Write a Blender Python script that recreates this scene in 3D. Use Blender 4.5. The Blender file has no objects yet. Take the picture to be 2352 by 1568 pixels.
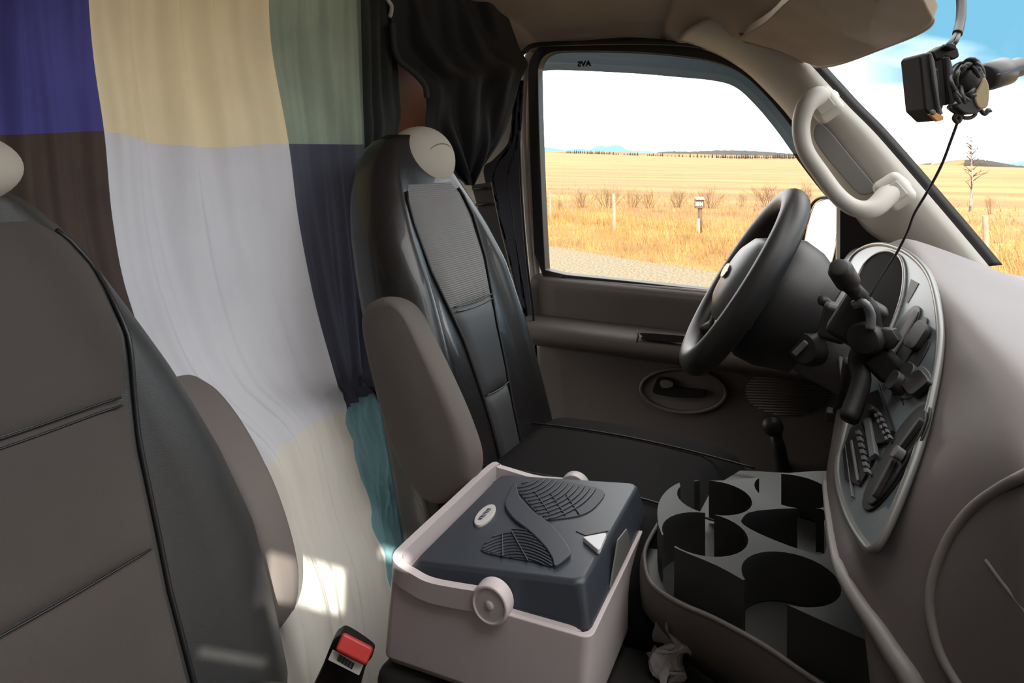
import bpy, bmesh, math, random
from mathutils import Vector as V, Matrix, noise
random.seed(7)
PI = math.pi
COL = bpy.context.scene.collection
SC = bpy.context.scene

# ------------------------------------------------------------------ camera
# van axes: X = towards the windscreen, Y = towards the driver's door, Z = up
FPX = 1600.0
CAM = V((0, 0, 1.05))
PSI = math.radians(27)
RT = V((math.cos(PSI), math.sin(PSI), 0))
FW = V((-math.sin(PSI), math.cos(PSI), 0))
UP = V((0, 0, 1))
HY = 365.0
cd = bpy.data.cameras.new('camera'); cam = bpy.data.objects.new('camera', cd); COL.objects.link(cam)
cd.sensor_width = 36; cd.lens = FPX / 2352 * 36
cd.shift_y = -(784 - HY) / 2352; cd.clip_start = 0.02; cd.clip_end = 6000
cam.matrix_world = Matrix((( RT.x, 0, -FW.x, CAM.x), (RT.y, 0, -FW.y, CAM.y), (0, 1, 0, CAM.z), (0, 0, 0, 1)))
SC.camera = cam

def ray(px, py): return RT * ((px - 1176) / FPX) + FW + UP * ((HY - py) / FPX)
def onp(px, py, n, d):
    r = ray(px, py); return CAM + r * ((d - n.dot(CAM)) / n.dot(r))
def PX(px, py, x): return onp(px, py, V((1, 0, 0)), x)
def PY(px, py, y): return onp(px, py, V((0, 1, 0)), y)
def PZ(px, py, z): return onp(px, py, V((0, 0, 1)), z)
def PD(px, py, dist): return CAM + ray(px, py) * dist
BN = V((1, .13, -.63)); BD = -.3763; BL = BN.length; BU = BN / BL     # plane of the instrument bezel
def PB(px, py, h=0): return onp(px, py, BN, BD - h * BL)

# ------------------------------------------------------------------ light, world, exposure
SC.view_settings.view_transform = 'Standard'; SC.view_settings.look = 'None'
SC.view_settings.gamma = 1; SC.view_settings.use_curve_mapping = False
SC.view_settings.exposure = 0.12
w = bpy.data.worlds.new('sky'); SC.world = w; w.use_nodes = True
nt = w.node_tree; nt.nodes.clear()
out = nt.nodes.new('ShaderNodeOutputWorld'); bg = nt.nodes.new('ShaderNodeBackground')
tc = nt.nodes.new('ShaderNodeTexCoord'); mp = nt.nodes.new('ShaderNodeMapping'); nz = nt.nodes.new('ShaderNodeTexNoise')
mp.inputs['Scale'].default_value = (1.0, 1.0, 3.2)
mp.inputs['Location'].default_value = (.3, .1, .0)
nz.inputs['Scale'].default_value = 2.4; nz.inputs['Detail'].default_value = 4; nz.inputs['Roughness'].default_value = .5
sx = nt.nodes.new('ShaderNodeSeparateXYZ')
def mth(t, op, a, b=None, clamp=False):
    n = t.nodes.new('ShaderNodeMath'); n.operation = op; n.use_clamp = clamp
    for i, v in enumerate((a, b)):
        if v is None: continue
        if isinstance(v, (int, float)): n.inputs[i].default_value = v
        else: t.links.new(v, n.inputs[i])
    return n.outputs[0]
nt.links.new(tc.outputs['Generated'], mp.inputs[0]); nt.links.new(mp.outputs[0], nz.inputs['Vector'])
nt.links.new(tc.outputs['Generated'], sx.inputs[0])
# blue gaps between the clouds, ahead of the van and well above the horizon
hz = mth(nt, 'MULTIPLY', mth(nt, 'SUBTRACT', sx.outputs['Z'], .035), 16.0, True)
fr = mth(nt, 'MULTIPLY', mth(nt, 'SUBTRACT', sx.outputs['X'], -.30), 2.4, True)
cl = mth(nt, 'ADD', mth(nt, 'MULTIPLY', mth(nt, 'SUBTRACT', nz.outputs['Fac'], .5), 3.0), .02, True)
nb = mth(nt, 'MULTIPLY', mth(nt, 'MULTIPLY', hz, fr), mth(nt, 'SUBTRACT', 1.15, cl), True)
mx = nt.nodes.new('ShaderNodeMix'); mx.data_type = 'RGBA'
mx.inputs['A'].default_value = (4.2, 4.1, 4.0, 1); mx.inputs['B'].default_value = (.22, .58, .82, 1)
nb = mth(nt, 'MULTIPLY', nb, mth(nt, 'SUBTRACT', 1.0, mth(nt, 'MULTIPLY', mth(nt, 'SUBTRACT', sx.outputs['Z'], .24), 5.0, True)))
nt.links.new(nb, mx.inputs['Factor']); nt.links.new(mx.outputs['Result'], bg.inputs['Color'])
bg.inputs['Strength'].default_value = 1.0
nt.links.new(bg.outputs[0], out.inputs[0])
sun = bpy.data.lights.new('sun', 'SUN'); sun.energy = 9.0; sun.angle = math.radians(.6); sun.color = (1, .95, .84)
so = bpy.data.objects.new('sun', sun); COL.objects.link(so)
SUN_FROM = V((.60, -.80, .55)).normalized()          # low sun behind the passenger side
so.rotation_euler = SUN_FROM.to_track_quat('Z', 'Y').to_euler()

# ------------------------------------------------------------------ materials
def mat(name, col, rough=.6, metal=0, bump=0, bscale=400, var=0, vscale=6, spec=.5, trans=0, col2=None, coat=0):
    m = bpy.data.materials.new(name); m.use_nodes = True; t = m.node_tree; t.nodes.clear()
    o = t.nodes.new('ShaderNodeOutputMaterial'); p = t.nodes.new('ShaderNodeBsdfPrincipled')
    p.inputs['Roughness'].default_value = rough; p.inputs['Metallic'].default_value = metal
    p.inputs['Specular IOR Level'].default_value = spec; p.inputs['Coat Weight'].default_value = coat
    c = (*col, 1); c2 = (*(col2 or tuple(x * (1 - var) for x in col)), 1)
    tcn = t.nodes.new('ShaderNodeTexCoord')
    n1 = t.nodes.new('ShaderNodeTexNoise'); n1.inputs['Scale'].default_value = vscale; n1.inputs['Detail'].default_value = 5
    t.links.new(tcn.outputs['Object'], n1.inputs['Vector'])
    mxx = t.nodes.new('ShaderNodeMix'); mxx.data_type = 'RGBA'; mxx.inputs['A'].default_value = c2; mxx.inputs['B'].default_value = c
    rr = t.nodes.new('ShaderNodeMapRange'); rr.inputs[1].default_value = .35; rr.inputs[2].default_value = .65
    t.links.new(n1.outputs['Fac'], rr.inputs[0]); t.links.new(rr.outputs[0], mxx.inputs['Factor'])
    t.links.new(mxx.outputs['Result'], p.inputs['Base Color'])
    sh = p.outputs[0]
    if bump:
        n2 = t.nodes.new('ShaderNodeTexNoise'); n2.inputs['Scale'].default_value = bscale * (2 if bscale > 100 else 1); n2.inputs['Detail'].default_value = 2
        t.links.new(tcn.outputs['Object'], n2.inputs['Vector'])
        b = t.nodes.new('ShaderNodeBump'); b.inputs['Strength'].default_value = bump; b.inputs['Distance'].default_value = .0007 if bscale > 100 else .004
        t.links.new(n2.outputs['Fac'], b.inputs['Height']); t.links.new(b.outputs[0], p.inputs['Normal'])
    if trans:
        tr = t.nodes.new('ShaderNodeBsdfTranslucent'); t.links.new(mxx.outputs['Result'], tr.inputs['Color'])
        ms = t.nodes.new('ShaderNodeMixShader'); ms.inputs[0].default_value = trans
        t.links.new(sh, ms.inputs[1]); t.links.new(tr.outputs[0], ms.inputs[2]); sh = ms.outputs[0]
    t.links.new(sh, o.inputs[0]); return m
def glassmat(name, tint, gloss=.04, rough=.02):
    m = bpy.data.materials.new(name); m.use_nodes = True; t = m.node_tree; t.nodes.clear()
    o = t.nodes.new('ShaderNodeOutputMaterial'); a = t.nodes.new('ShaderNodeBsdfTransparent'); a.inputs[0].default_value = (*tint, 1)
    g = t.nodes.new('ShaderNodeBsdfGlossy'); g.inputs['Roughness'].default_value = rough
    ms = t.nodes.new('ShaderNodeMixShader'); ms.inputs[0].default_value = gloss
    t.links.new(a.outputs[0], ms.inputs[1]); t.links.new(g.outputs[0], ms.inputs[2]); t.links.new(ms.outputs[0], o.inputs[0]); return m
def ribmat(name, col, rough, freq, axis=2, bump=.4):
    m = mat(name, col, rough, var=.1); t = m.node_tree
    p = [n for n in t.nodes if n.type == 'BSDF_PRINCIPLED'][0]
    wv = t.nodes.new('ShaderNodeTexWave'); wv.bands_direction = 'XYZ'[axis]; wv.inputs['Scale'].default_value = freq
    tcn = [n for n in t.nodes if n.type == 'TEX_COORD'][0]; t.links.new(tcn.outputs['Object'], wv.inputs['Vector'])
    b = t.nodes.new('ShaderNodeBump'); b.inputs['Strength'].default_value = bump; b.inputs['Distance'].default_value = .002
    t.links.new(wv.outputs['Fac'], b.inputs['Height']); t.links.new(b.outputs[0], p.inputs['Normal']); return m
MT = {}
def M(k): return MT[k]
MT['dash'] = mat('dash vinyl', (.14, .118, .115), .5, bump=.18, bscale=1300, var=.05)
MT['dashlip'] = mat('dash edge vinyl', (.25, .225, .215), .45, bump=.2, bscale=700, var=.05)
MT['bezel'] = mat('silver grey paint', (.12, .14, .15), .36, .2, var=.03)
MT['bezelrim'] = mat('rim paint', (.13, .127, .12), .3)
MT['black'] = mat('black plastic', (.018, .017, .016), .5, spec=.3, bump=.2, bscale=900)
MT['gloss'] = mat('gloss black', (.012, .012, .012), .4, spec=.25)
MT['cluster'] = mat('cluster lens', (.014, .013, .013), .9, spec=.05)
MT['knob'] = mat('knob plastic', (.022, .021, .020), .42, spec=.35)
MT['wheel'] = mat('black leather', (.022, .021, .021), .42, spec=.4, bump=.25, bscale=600)
MT['hub'] = mat('hub vinyl', (.075, .085, .092), .4, bump=.15, bscale=600)
MT['chrome'] = mat('chrome', (.75, .77, .8), .15, 1)
MT['column'] = mat('column plastic', (.105, .094, .097), .55, bump=.3, bscale=800, var=.05)
MT['door'] = mat('door plastic', (.085, .070, .062), .58, bump=.4, bscale=500, var=.08)
MT['doorlite'] = mat('door top vinyl', (.12, .105, .10), .5, bump=.4, bscale=500, var=.08)
MT['pillar'] = mat('pillar plastic', (.47, .45, .41), .55, bump=.15, bscale=500, var=.03)
MT['handle'] = mat('handle plastic', (.50, .48, .44), .5, bump=.12, bscale=500, var=.02)
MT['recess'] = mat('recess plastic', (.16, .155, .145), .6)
MT['head'] = mat('headliner cloth', (.36, .30, .25), .95, bump=.5, bscale=900, var=.12, vscale=9)
MT['visor'] = mat('visor cloth', (.34, .28, .22), .95, bump=.5, bscale=900, var=.14, vscale=11)
MT['gasket'] = mat('rubber', (.014, .014, .015), .5)
MT['bpillar'] = mat('painted metal', (.88, .80, .70), .35, var=.04)
MT['leather'] = mat('black vinyl seat', (.016, .015, .015), .27, coat=.3, bump=.3, bscale=500, var=.1)
MT['leather_p'] = mat('charcoal vinyl', (.038, .037, .037), .45, bump=.4, bscale=400, var=.12, vscale=8)
MT['insert'] = ribmat('ribbed grey fabric', (.19, .185, .18), .6, 90)
MT['insert_lo'] = mat('dark grey vinyl', (.045, .046, .05), .45, bump=.3, bscale=700, var=.1)
MT['suede'] = mat('dark grey brown cloth', (.085, .072, .066), .9, bump=.6, bscale=900, var=.1)
MT['cap'] = mat('light grey headrest cloth', (.46, .42, .36), .9, bump=.3, bscale=800)
MT['arm'] = mat('grey brown armrest cloth', (.15, .13, .118), .85, bump=.4, bscale=900, var=.05)
MT['arm_p'] = mat('grey armrest cloth', (.19, .165, .152), .85, bump=.4, bscale=900, var=.05)
MT['piping'] = mat('piping', (.015, .015, .016), .4)
MT['blackcloth'] = mat('black drape', (.021, .021, .023), .85, bump=.3, bscale=900, trans=.08)
MT['navycloth'] = mat('midnight drape', (.020, .022, .034), .85, bump=.3, bscale=900)
MT['greencloth'] = mat('dark grey green drape', (.033, .037, .036), .85, bump=.3, bscale=900)
MT['wood'] = mat('brown board', (.32, .12, .055), .6, var=.35, vscale=4)
MT['belt'] = ribmat('belt webbing', (.045, .042, .038), .7, 400)
MT['coolw'] = mat('lilac white plastic', (.62, .55, .56), .42, bump=.1, bscale=500, var=.02)
MT['cooll'] = mat('navy grey plastic', (.046, .054, .070), .42, bump=.15, bscale=600, var=.05)
MT['coold'] = mat('navy side plastic', (.036, .038, .052), .4, bump=.15, bscale=600)
MT['coolg'] = mat('dark grille', (.035, .040, .052), .5)
MT['badge'] = mat('silver badge', (.62, .60, .56), .35)
MT['white'] = mat('white plastic', (.75, .75, .78), .4)
MT['ink'] = mat('blue ink', (.03, .04, .12), .6)
MT['inkb'] = mat('black ink', (.05, .045, .045), .6)
MT['bin'] = mat('bin plastic', (.105, .088, .080), .55, bump=.4, bscale=600, var=.06)
MT['tray'] = mat('tray plastic', (.019, .0185, .017), .5, bump=.3, bscale=700, var=.1)
MT['cushion'] = mat('dark cushion cloth', (.011, .010, .010), .85, bump=.4, bscale=700, spec=.1)
MT['carpet'] = mat('black carpet', (.020, .019, .017), .95, bump=.8, bscale=600)
MT['red'] = mat('red button', (.62, .045, .04), .4)
MT['bag'] = mat('clear bag', (.55, .52, .52), .15, trans=.35, bump=.4, bscale=40)
MT['wirewhite'] = mat('white cord', (.45, .42, .40), .6)
MT['tape'] = mat('tan tape', (.38, .30, .18), .6)
MT['amber'] = mat('amber strip', (.65, .33, .12), .4)
MT['cable'] = mat('cable rubber', (.03, .03, .032), .4)
MT['screen'] = mat('grey edge', (.13, .13, .135), .3)
MT['glass'] = glassmat('window glass', (.97, .985, .985), .03)
MT['smoke'] = glassmat('smoked acrylic', (.112, .128, .134), .04, .1)
MT['mirror'] = mat('mirror glass', (.9, .92, .95), .02, 1)
MT['gravel'] = mat('gravel', (.20, .155, .09), .95, bump=1, bscale=8, col2=(.07, .052, .028), vscale=26)
MT['road'] = mat('dirt road', (.145, .10, .05), .95, bump=1, bscale=8, col2=(.12, .08, .04), vscale=9)
MT['post'] = mat('pale wood', (.27, .23, .15), .8, var=.2)
MT['twig'] = mat('twig', (.10, .050, .022), .9)
MT['twig2'] = mat('dry shrub twig', (.13, .075, .035), .9)
MT['birch'] = mat('birch bark', (.33, .29, .23), .8, col2=(.12, .09, .06), vscale=9)
MT['conifer'] = mat('conifer', (.012, .014, .006), .95)
MT['woodland'] = mat('woodland hill', (.022, .017, .009), .95, col2=(.008, .008, .005), vscale=.15)
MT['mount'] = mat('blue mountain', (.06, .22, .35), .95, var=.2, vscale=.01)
MT['boxwood'] = mat('weathered box wood', (.13, .070, .035), .85, var=.2)
MT['boxroof'] = mat('box roof', (.26, .165, .11), .85)
MT['paint'] = mat('white paint', (.55, .55, .55), .6)
MT['c_blue'] = mat('blue cloth', (.085, .085, .34), .9, trans=.40, var=.25, vscale=5)
MT['c_yel'] = mat('cream yellow cloth', (.85, .77, .53), .9, trans=.45, var=.12, vscale=5)
MT['c_grn'] = mat('sage green cloth', (.30, .38, .31), .9, trans=.42, var=.25, vscale=6)
MT['c_brn'] = mat('dark plum cloth', (.10, .072, .062), .9, trans=.2, var=.35, vscale=5)
MT['c_lav'] = mat('pale lavender cloth', (.70, .72, .79), .9, trans=.25, var=.06, vscale=7)
MT['c_slt'] = mat('slate blue cloth', (.10, .11, .155), .9, trans=.2, var=.2, vscale=7)
MT['c_wht'] = mat('off white cloth', (.76, .74, .68), .9, trans=.2, var=.06, vscale=7)
MT['c_teal'] = mat('teal cloth', (.24, .44, .50), .9, trans=.25, var=.15, vscale=7)
MT['c_navy'] = mat('navy cloth', (.025, .030, .050), .9, trans=.1, var=.2, vscale=7)

# field: streaks of pale and rusty grass
def fieldmat():
    m = mat('dry grass field', (.285, .155, .034), .95, col2=(.135, .058, .014), vscale=.5); t = m.node_tree
    n1 = [n for n in t.nodes if n.type == 'TEX_NOISE'][0]
    mpn = t.nodes.new('ShaderNodeMapping'); mpn.inputs['Rotation'].default_value = (0, 0, -PSI); mpn.inputs['Scale'].default_value = (.12, 1, 1)
    tcn = [n for n in t.nodes if n.type == 'TEX_COORD'][0]
    t.links.new(tcn.outputs['Object'], mpn.inputs[0]); t.links.new(mpn.outputs[0], n1.inputs['Vector'])
    n1.inputs['Detail'].default_value = 10; n1.inputs['Roughness'].default_value = .65
    n1.inputs['Scale'].default_value = .22
    nf = t.nodes.new('ShaderNodeTexNoise'); nf.inputs['Scale'].default_value = 7; nf.inputs['Detail'].default_value = 8; nf.inputs['Roughness'].default_value = .75
    t.links.new(tcn.outputs['Object'], nf.inputs['Vector'])
    rr = [n for n in t.nodes if n.type == 'MAP_RANGE'][0]
    t.links.new(mth(t, 'ADD', n1.outputs['Fac'], mth(t, 'MULTIPLY', mth(t, 'SUBTRACT', nf.outputs['Fac'], .5), .9)), rr.inputs[0])
    return m
MT['field'] = fieldmat()
MT['grass'] = mat('grass blades', (.38, .24, .07), .9, col2=(.22, .105, .028), vscale=.9)
MT['hillg'] = mat('golden hill', (.26, .13, .03), .95, col2=(.15, .065, .02), vscale=.03)

# ------------------------------------------------------------------ mesh helpers
ORG = {}
def tag(o, label=None, cat=None, group=None, kind=None):
    if label: o['label'] = label
    if cat: o['category'] = cat
    if group: o['group'] = group
    if kind: o['kind'] = kind
    return o
def thing(name, loc, label, cat, group=None, kind=None):
    o = bpy.data.objects.new(name, None); COL.objects.link(o); o.location = loc; o.empty_display_size = .05
    ORG[o.name] = V(loc); return tag(o, label, cat, group, kind)
def ob(name, verts, faces, m, parent=None, smooth=True, fm=None):
    verts = [V(v) for v in verts]
    if parent is not None: org = ORG[parent.name]
    else:
        org = V((0, 0, 0))
        for v in verts: org += v
        org /= max(1, len(verts))
    me = bpy.data.meshes.new(name); me.from_pydata([tuple(v - org) for v in verts], [], faces)
    ms = m if isinstance(m, (list, tuple)) else [m]
    for x in ms: me.materials.append(M(x) if isinstance(x, str) else x)
    if fm:
        for i, k in enumerate(fm): me.polygons[i].material_index = k
    if smooth: me.polygons.foreach_set('use_smooth', [True] * len(me.polygons))
    bm = bmesh.new(); bm.from_mesh(me); bmesh.ops.recalc_face_normals(bm, faces=bm.faces); bm.to_mesh(me); bm.free()
    o = bpy.data.objects.new(name, me); COL.objects.link(o)
    if parent is not None: o.parent = parent
    else: o.location = org
    ORG[o.name] = org
    return o
def bev(o, w_=.003, s=2, ang=35):
    b = o.modifiers.new('bevel', 'BEVEL'); b.width = w_; b.segments = s; b.limit_method = 'ANGLE'; b.angle_limit = math.radians(ang)
    b.harden_normals = True
    return o
def solid(o, th, off=0):
    s = o.modifiers.new('solid', 'SOLIDIFY'); s.thickness = th; s.offset = off; return o
def cr(P, n=6, closed=False):
    P = [V(p) for p in P]; N = len(P); R = []
    for i in range(N if closed else N - 1):
        if closed: a, b, c, d = P[i - 1], P[i], P[(i + 1) % N], P[(i + 2) % N]
        else: a, b, c, d = P[max(i - 1, 0)], P[i], P[i + 1], P[min(i + 2, N - 1)]
        for k in range(n):
            t = k / n
            R.append(.5 * ((2 * b) + (c - a) * t + (2 * a - 5 * b + 4 * c - d) * t * t + (3 * b - a - 3 * c + d) * t ** 3))
    if not closed: R.append(P[-1].copy())
    return R
def cr2(P, n=6, closed=False): return [(p.x, p.y) for p in cr([V((a, b, 0)) for a, b in P], n, closed)]
def interp(x, T):
    if x <= T[0][0]: return T[0][1]
    for (a, fa), (b, fb) in zip(T, T[1:]):
        if x <= b: return fa + (fb - fa) * (x - a) / (b - a)
    return T[-1][1]
def loft(rings, caps=True, closed=True):
    n = len(rings[0]); v = [p for r in rings for p in r]; f = []
    for i in range(len(rings) - 1):
        for j in range(n if closed else n - 1):
            k = (j + 1) % n; f.append((i * n + j, i * n + k, (i + 1) * n + k, (i + 1) * n + j))
    if caps and closed: f.append(tuple(range(n))); f.append(tuple((len(rings) - 1) * n + j for j in range(n)))
    return v, f
def tube_vf(path, r, seg=10, closed=False, flat=None):
    path = [V(p) for p in path]; N = len(path); rings = []
    up = V((0, 0, 1)); prev = None
    for i, p in enumerate(path):
        a = path[(i - 1) % N] if (closed or i > 0) else p; b = path[(i + 1) % N] if (closed or i < N - 1) else p
        t = (b - a).normalized()
        if prev is None:
            prev = t.cross(V((0, 0, 1)) if abs(t.z) < .9 else V((1, 0, 0))).normalized()
        u = (prev - t * prev.dot(t)).normalized(); prev = u; v_ = t.cross(u)
        rr = r[i] if isinstance(r, (list, tuple)) else r
        f2 = 1
        rings.append([p + u * math.cos(2 * PI * k / seg) * rr + v_ * math.sin(2 * PI * k / seg) * rr * f2 for k in range(seg)])
    if closed: rings.append(rings[0]); return loft(rings, False)
    return loft(rings)
def tube(name, path, r, m, parent=None, seg=10, closed=False):
    v, f = tube_vf(path, r, seg, closed); return ob(name, v, f, m, parent)
def join(*vfs):
    v = []; f = []
    for a, b in vfs:
        o = len(v); v += list(a); f += [tuple(i + o for i in x) for x in b]
    return v, f
def prism_vf(P, ext):
    P = [V(p) for p in P]; n = len(P); ext = V(ext)
    return P + [p + ext for p in P], [tuple(range(n)), tuple(range(2 * n - 1, n - 1, -1))] + [(i, (i + 1) % n, n + (i + 1) % n, n + i) for i in range(n)]
def prism(name, P, ext, m, parent=None, b=.002, s=2, smooth=True):
    v, f = prism_vf(P, ext); o = ob(name, v, f, m, parent, smooth and b > 0)
    if b: bev(o, b, s)
    return o
def box_vf(c, sx_, sy_, sz_, rot=None):
    c = V(c); R = rot or Matrix.Identity(3)
    vs = [c + R @ V((x * sx_ / 2, y * sy_ / 2, z * sz_ / 2)) for x in (-1, 1) for y in (-1, 1) for z in (-1, 1)]
    return vs, [(0, 1, 3, 2), (4, 6, 7, 5), (0, 4, 5, 1), (2, 3, 7, 6), (0, 2, 6, 4), (1, 5, 7, 3)]
def box(name, c, sx_, sy_, sz_, m, parent=None, rot=None, b=.003, s=2):
    v, f = box_vf(c, sx_, sy_, sz_, rot); o = ob(name, v, f, m, parent)
    if b: bev(o, b, s)
    return o
def lathe_vf(c, axis, prof, seg=32):      # prof: (distance along axis, radius)
    c = V(c); a = V(axis).normalized(); u = a.cross(V((0, 0, 1)) if abs(a.z) < .9 else V((1, 0, 0))).normalized(); w_ = a.cross(u)
    return loft([[c + a * h + (u * math.cos(2 * PI * k / seg) + w_ * math.sin(2 * PI * k / seg)) * r for k in range(seg)] for h, r in prof])
def lathe(name, c, axis, prof, m, parent=None, seg=32):
    v, f = lathe_vf(c, axis, prof, seg); o = ob(name, v, f, m, parent); bev(o, .0012, 2, 40); return o
def grid_vf(fn, nu, nv):
    v = [fn(i / nu, j / nv) for j in range(nv + 1) for i in range(nu + 1)]
    return v, [(j * (nu + 1) + i, j * (nu + 1) + i + 1, (j + 1) * (nu + 1) + i + 1, (j + 1) * (nu + 1) + i) for j in range(nv) for i in range(nu)]
def boolean(o, cutters):
    for vf in cutters:
        c = ob('cut', vf[0], vf[1], 'black', None, False)
        md = o.modifiers.new('b', 'BOOLEAN'); md.operation = 'DIFFERENCE'; md.solver = 'EXACT'; md.object = c
        bpy.context.view_layer.update(); dg = bpy.context.evaluated_depsgraph_get()
        me = bpy.data.meshes.new_from_object(o.evaluated_get(dg)); o.modifiers.remove(md); o.data = me
        bpy.data.objects.remove(c)
    return o
def text(name, s, origin, xdir, ydir, size, m, parent, ext=.0004, bold=0, width=None):
    cu = bpy.data.curves.new(name, 'FONT'); cu.body = s; cu.size = 1; cu.extrude = 0; cu.offset = bold; cu.align_x = 'CENTER'; cu.align_y = 'CENTER'
    t = bpy.data.objects.new(name, cu); COL.objects.link(t); bpy.context.view_layer.update()
    me = bpy.data.meshes.new_from_object(t.evaluated_get(bpy.context.evaluated_depsgraph_get())); bpy.data.objects.remove(t)
    xs = [v.co.x for v in me.vertices]; wd = max(xs) - min(xs); sxx = (width / wd) if width else size
    xdir = V(xdir).normalized(); ydir = V(ydir).normalized()
    vs = [V(origin) + xdir * v.co.x * sxx + ydir * v.co.y * size for v in me.vertices]; fs = [tuple(p.vertices) for p in me.polygons]
    o = ob(name, vs, fs, m, parent, False); solid(o, ext * 2, 0); return o
def trace(pts, fn, n=4, closed=False): return [fn(a, b) for a, b in cr2(pts, n, closed)]

# =================================================================== OUTSIDE
GZ = -.55
def GP(px, py, z=GZ): return PZ(px, py, z)
def strip(name, rows, m):                       # rows of pixels on the ground plane
    v = [p for r in rows for p in r]; n = len(rows[0])
    return ob(name, v, [(j * n + i, j * n + i + 1, (j + 1) * n + i + 1, (j + 1) * n + i) for j in range(len(rows) - 1) for i in range(n - 1)], m, None, False)
# ground in the camera's bearing frame: a along the view's right, b away
def G(a, b, z=GZ): p = RT * a + FW * b; return V((p.x, p.y, z))
def gz(a, b):                                    # gentle rise of the far field
    k = a / max(b, 1); tz = 1.05 + (15 - .032 * (1600 * max(-.3, min(.9, k)) - 74)) / 1600 * 480
    s = max(0, min(1, (b - 45) / 435)); return GZ + (tz - GZ) * s ** 1.15 + .10 * noise.noise(V((a * .05, b * .05, 0))) * min(1, b / 30)
bs = [-60, -5, 3, 8, 13, 18, 25, 35, 50, 75, 110, 160, 240, 350, 415, 480]
vv = []; 
As = [-1.3, -.9, -.6, -.4, -.2, 0, .2, .4, .6, .8, 1.0, 1.4]
for b in bs:
    for a in As:
        aa = a * max(40, b + 30); vv.append(G(aa, b, gz(aa, b) if b > 14 else GZ))
na = len(As)
g = ob('field', vv, [(j * na + i, j * na + i + 1, (j + 1) * na + i + 1, (j + 1) * na + i) for j in range(len(bs) - 1) for i in range(na - 1)], 'field')
tag(g, 'golden dry grass field rolling out beyond the road', 'field', kind='structure')
# dirt road the van stands on and its gravel shoulder (edges run parallel to the van)
e1 = GP(1250, 575); e2 = GP(1650, 640)
dirn = (e2 - e1).normalized(); nrm = V((-dirn.y, dirn.x, 0)); nrm = nrm if nrm.y > 0 else -nrm
def rstrip(name, o0, o1, z, m):
    vs = []; N = 120
    for k in range(N + 1):
        s = -60 + k
        for off, wob in ((o0, .0), (o1, .18)):
            vs.append(e1 + dirn * s + nrm * (off + wob * noise.noise(V((s * .7, off, 3)))) + V((0, 0, z)))
    return ob(name, vs, [(2 * k, 2 * k + 1, 2 * k + 3, 2 * k + 2) for k in range(N)], m, None, False)
tag(rstrip('road', -14, -1.9, .012, 'road'), 'packed tan dirt road surface right outside the driver window', 'road', kind='structure')
tag(rstrip('gravel_shoulder', -1.95, .3, .022, 'gravel'), 'loose grey gravel shoulder between the road and the grass', 'gravel', kind='stuff')
# grass blades in the verge
gv = []; gf = []
R = random.Random(3)
for k in range(80000):
    s = R.uniform(-22, 26); d = abs(R.gauss(0, 1)) * 6 + .05 if k % 3 else R.uniform(.05, 5)
    p = e1 + dirn * s + nrm * (d + .2)
    h = R.uniform(.07, .24) * (1 + .5 * noise.noise(p * .4)); wd = .0035 + .0008 * d
    an = R.uniform(0, PI); u = V((math.cos(an), math.sin(an), 0)) * wd; le = V((R.uniform(-.5, .5), R.uniform(-.5, .5), 0)) * h
    i = len(gv); gv += [p - u, p + u, p + le + V((0, 0, h))]; gf.append((i, i + 1, i + 2))
tag(ob('verge_grass', gv, gf, 'grass', None, False), 'tall dry golden grass growing along the roadside verge', 'grass', kind='stuff')

# hills and mountains
def ridge(name, pts, dist, depth, base, m, label, cat, jit=0):
    P = cr2(pts, 8); rows = [[], [], [], []]
    for i, (x, y) in enumerate(P):
        y += jit * noise.noise(V((x * .23, 7, 0))) if jit else 0
        top = PD(x, y, dist + depth * .5)
        rows[0].append(V((*PD(x, y, dist).xy, base))); 
        mid = PD(x, y, dist + depth * .22); rows[1].append(V((mid.x, mid.y, base + (top.z - base) * .7)))
        rows[2].append(top)
        bk = PD(x, y, dist + depth); rows[3].append(V((bk.x, bk.y, base)))
    v, f = loft(rows, False, False); return tag(ob(name, v, f, m), label, cat, kind='structure')
ridge('hill', [(1150, 349), (1245, 349), (1330, 347), (1450, 350), (1560, 353), (1700, 356), (1900, 360)], 482, 120, -12, 'hillg', 'low golden rise at the far edge of the field in the side window', 'hill')
ridge('hill', [(1440, 356), (1500, 351), (1540, 347), (1580, 348), (1620, 346), (1680, 345), (1740, 347), (1800, 351), (1850, 354), (1900, 356)], 640, 160, -14, 'woodland', 'dark wooded hill on the horizon at the right of the side window', 'hill', 2.2)
ridge('hill', [(2020, 396), (2080, 385), (2110, 383), (2150, 375), (2190, 368), (2230, 366), (2260, 371), (2300, 378), (2352, 383), (2420, 390)], 490, 120, -14, 'hillg', 'rounded rust gold hill seen through the windscreen', 'hill')
ridge('hill', [(2060, 372), (2100, 377), (2140, 374)], 640, 60, -14, 'woodland', 'small dark wooded ridge left of the golden hill', 'hill', 1)
ridge('hill', [(2215, 368), (2245, 366), (2275, 369), (2310, 376), (2360, 382), (2420, 384)], 505, 45, -14, 'woodland', 'dark scrub band on the shoulder of the golden hill', 'hill', 2)
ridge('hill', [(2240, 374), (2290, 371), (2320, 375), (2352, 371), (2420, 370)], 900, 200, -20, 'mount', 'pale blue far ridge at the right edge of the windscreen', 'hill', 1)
ridge('mountain', [(1180, 346), (1245, 338), (1275, 341), (1300, 345), (1335, 341), (1352, 344), (1375, 334), (1392, 337), (1410, 333), (1428, 336), (1445, 345), (1500, 347)], 1400, 300, -20, 'mount', 'pale blue mountain range on the horizon in the side window', 'mountain')

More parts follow.
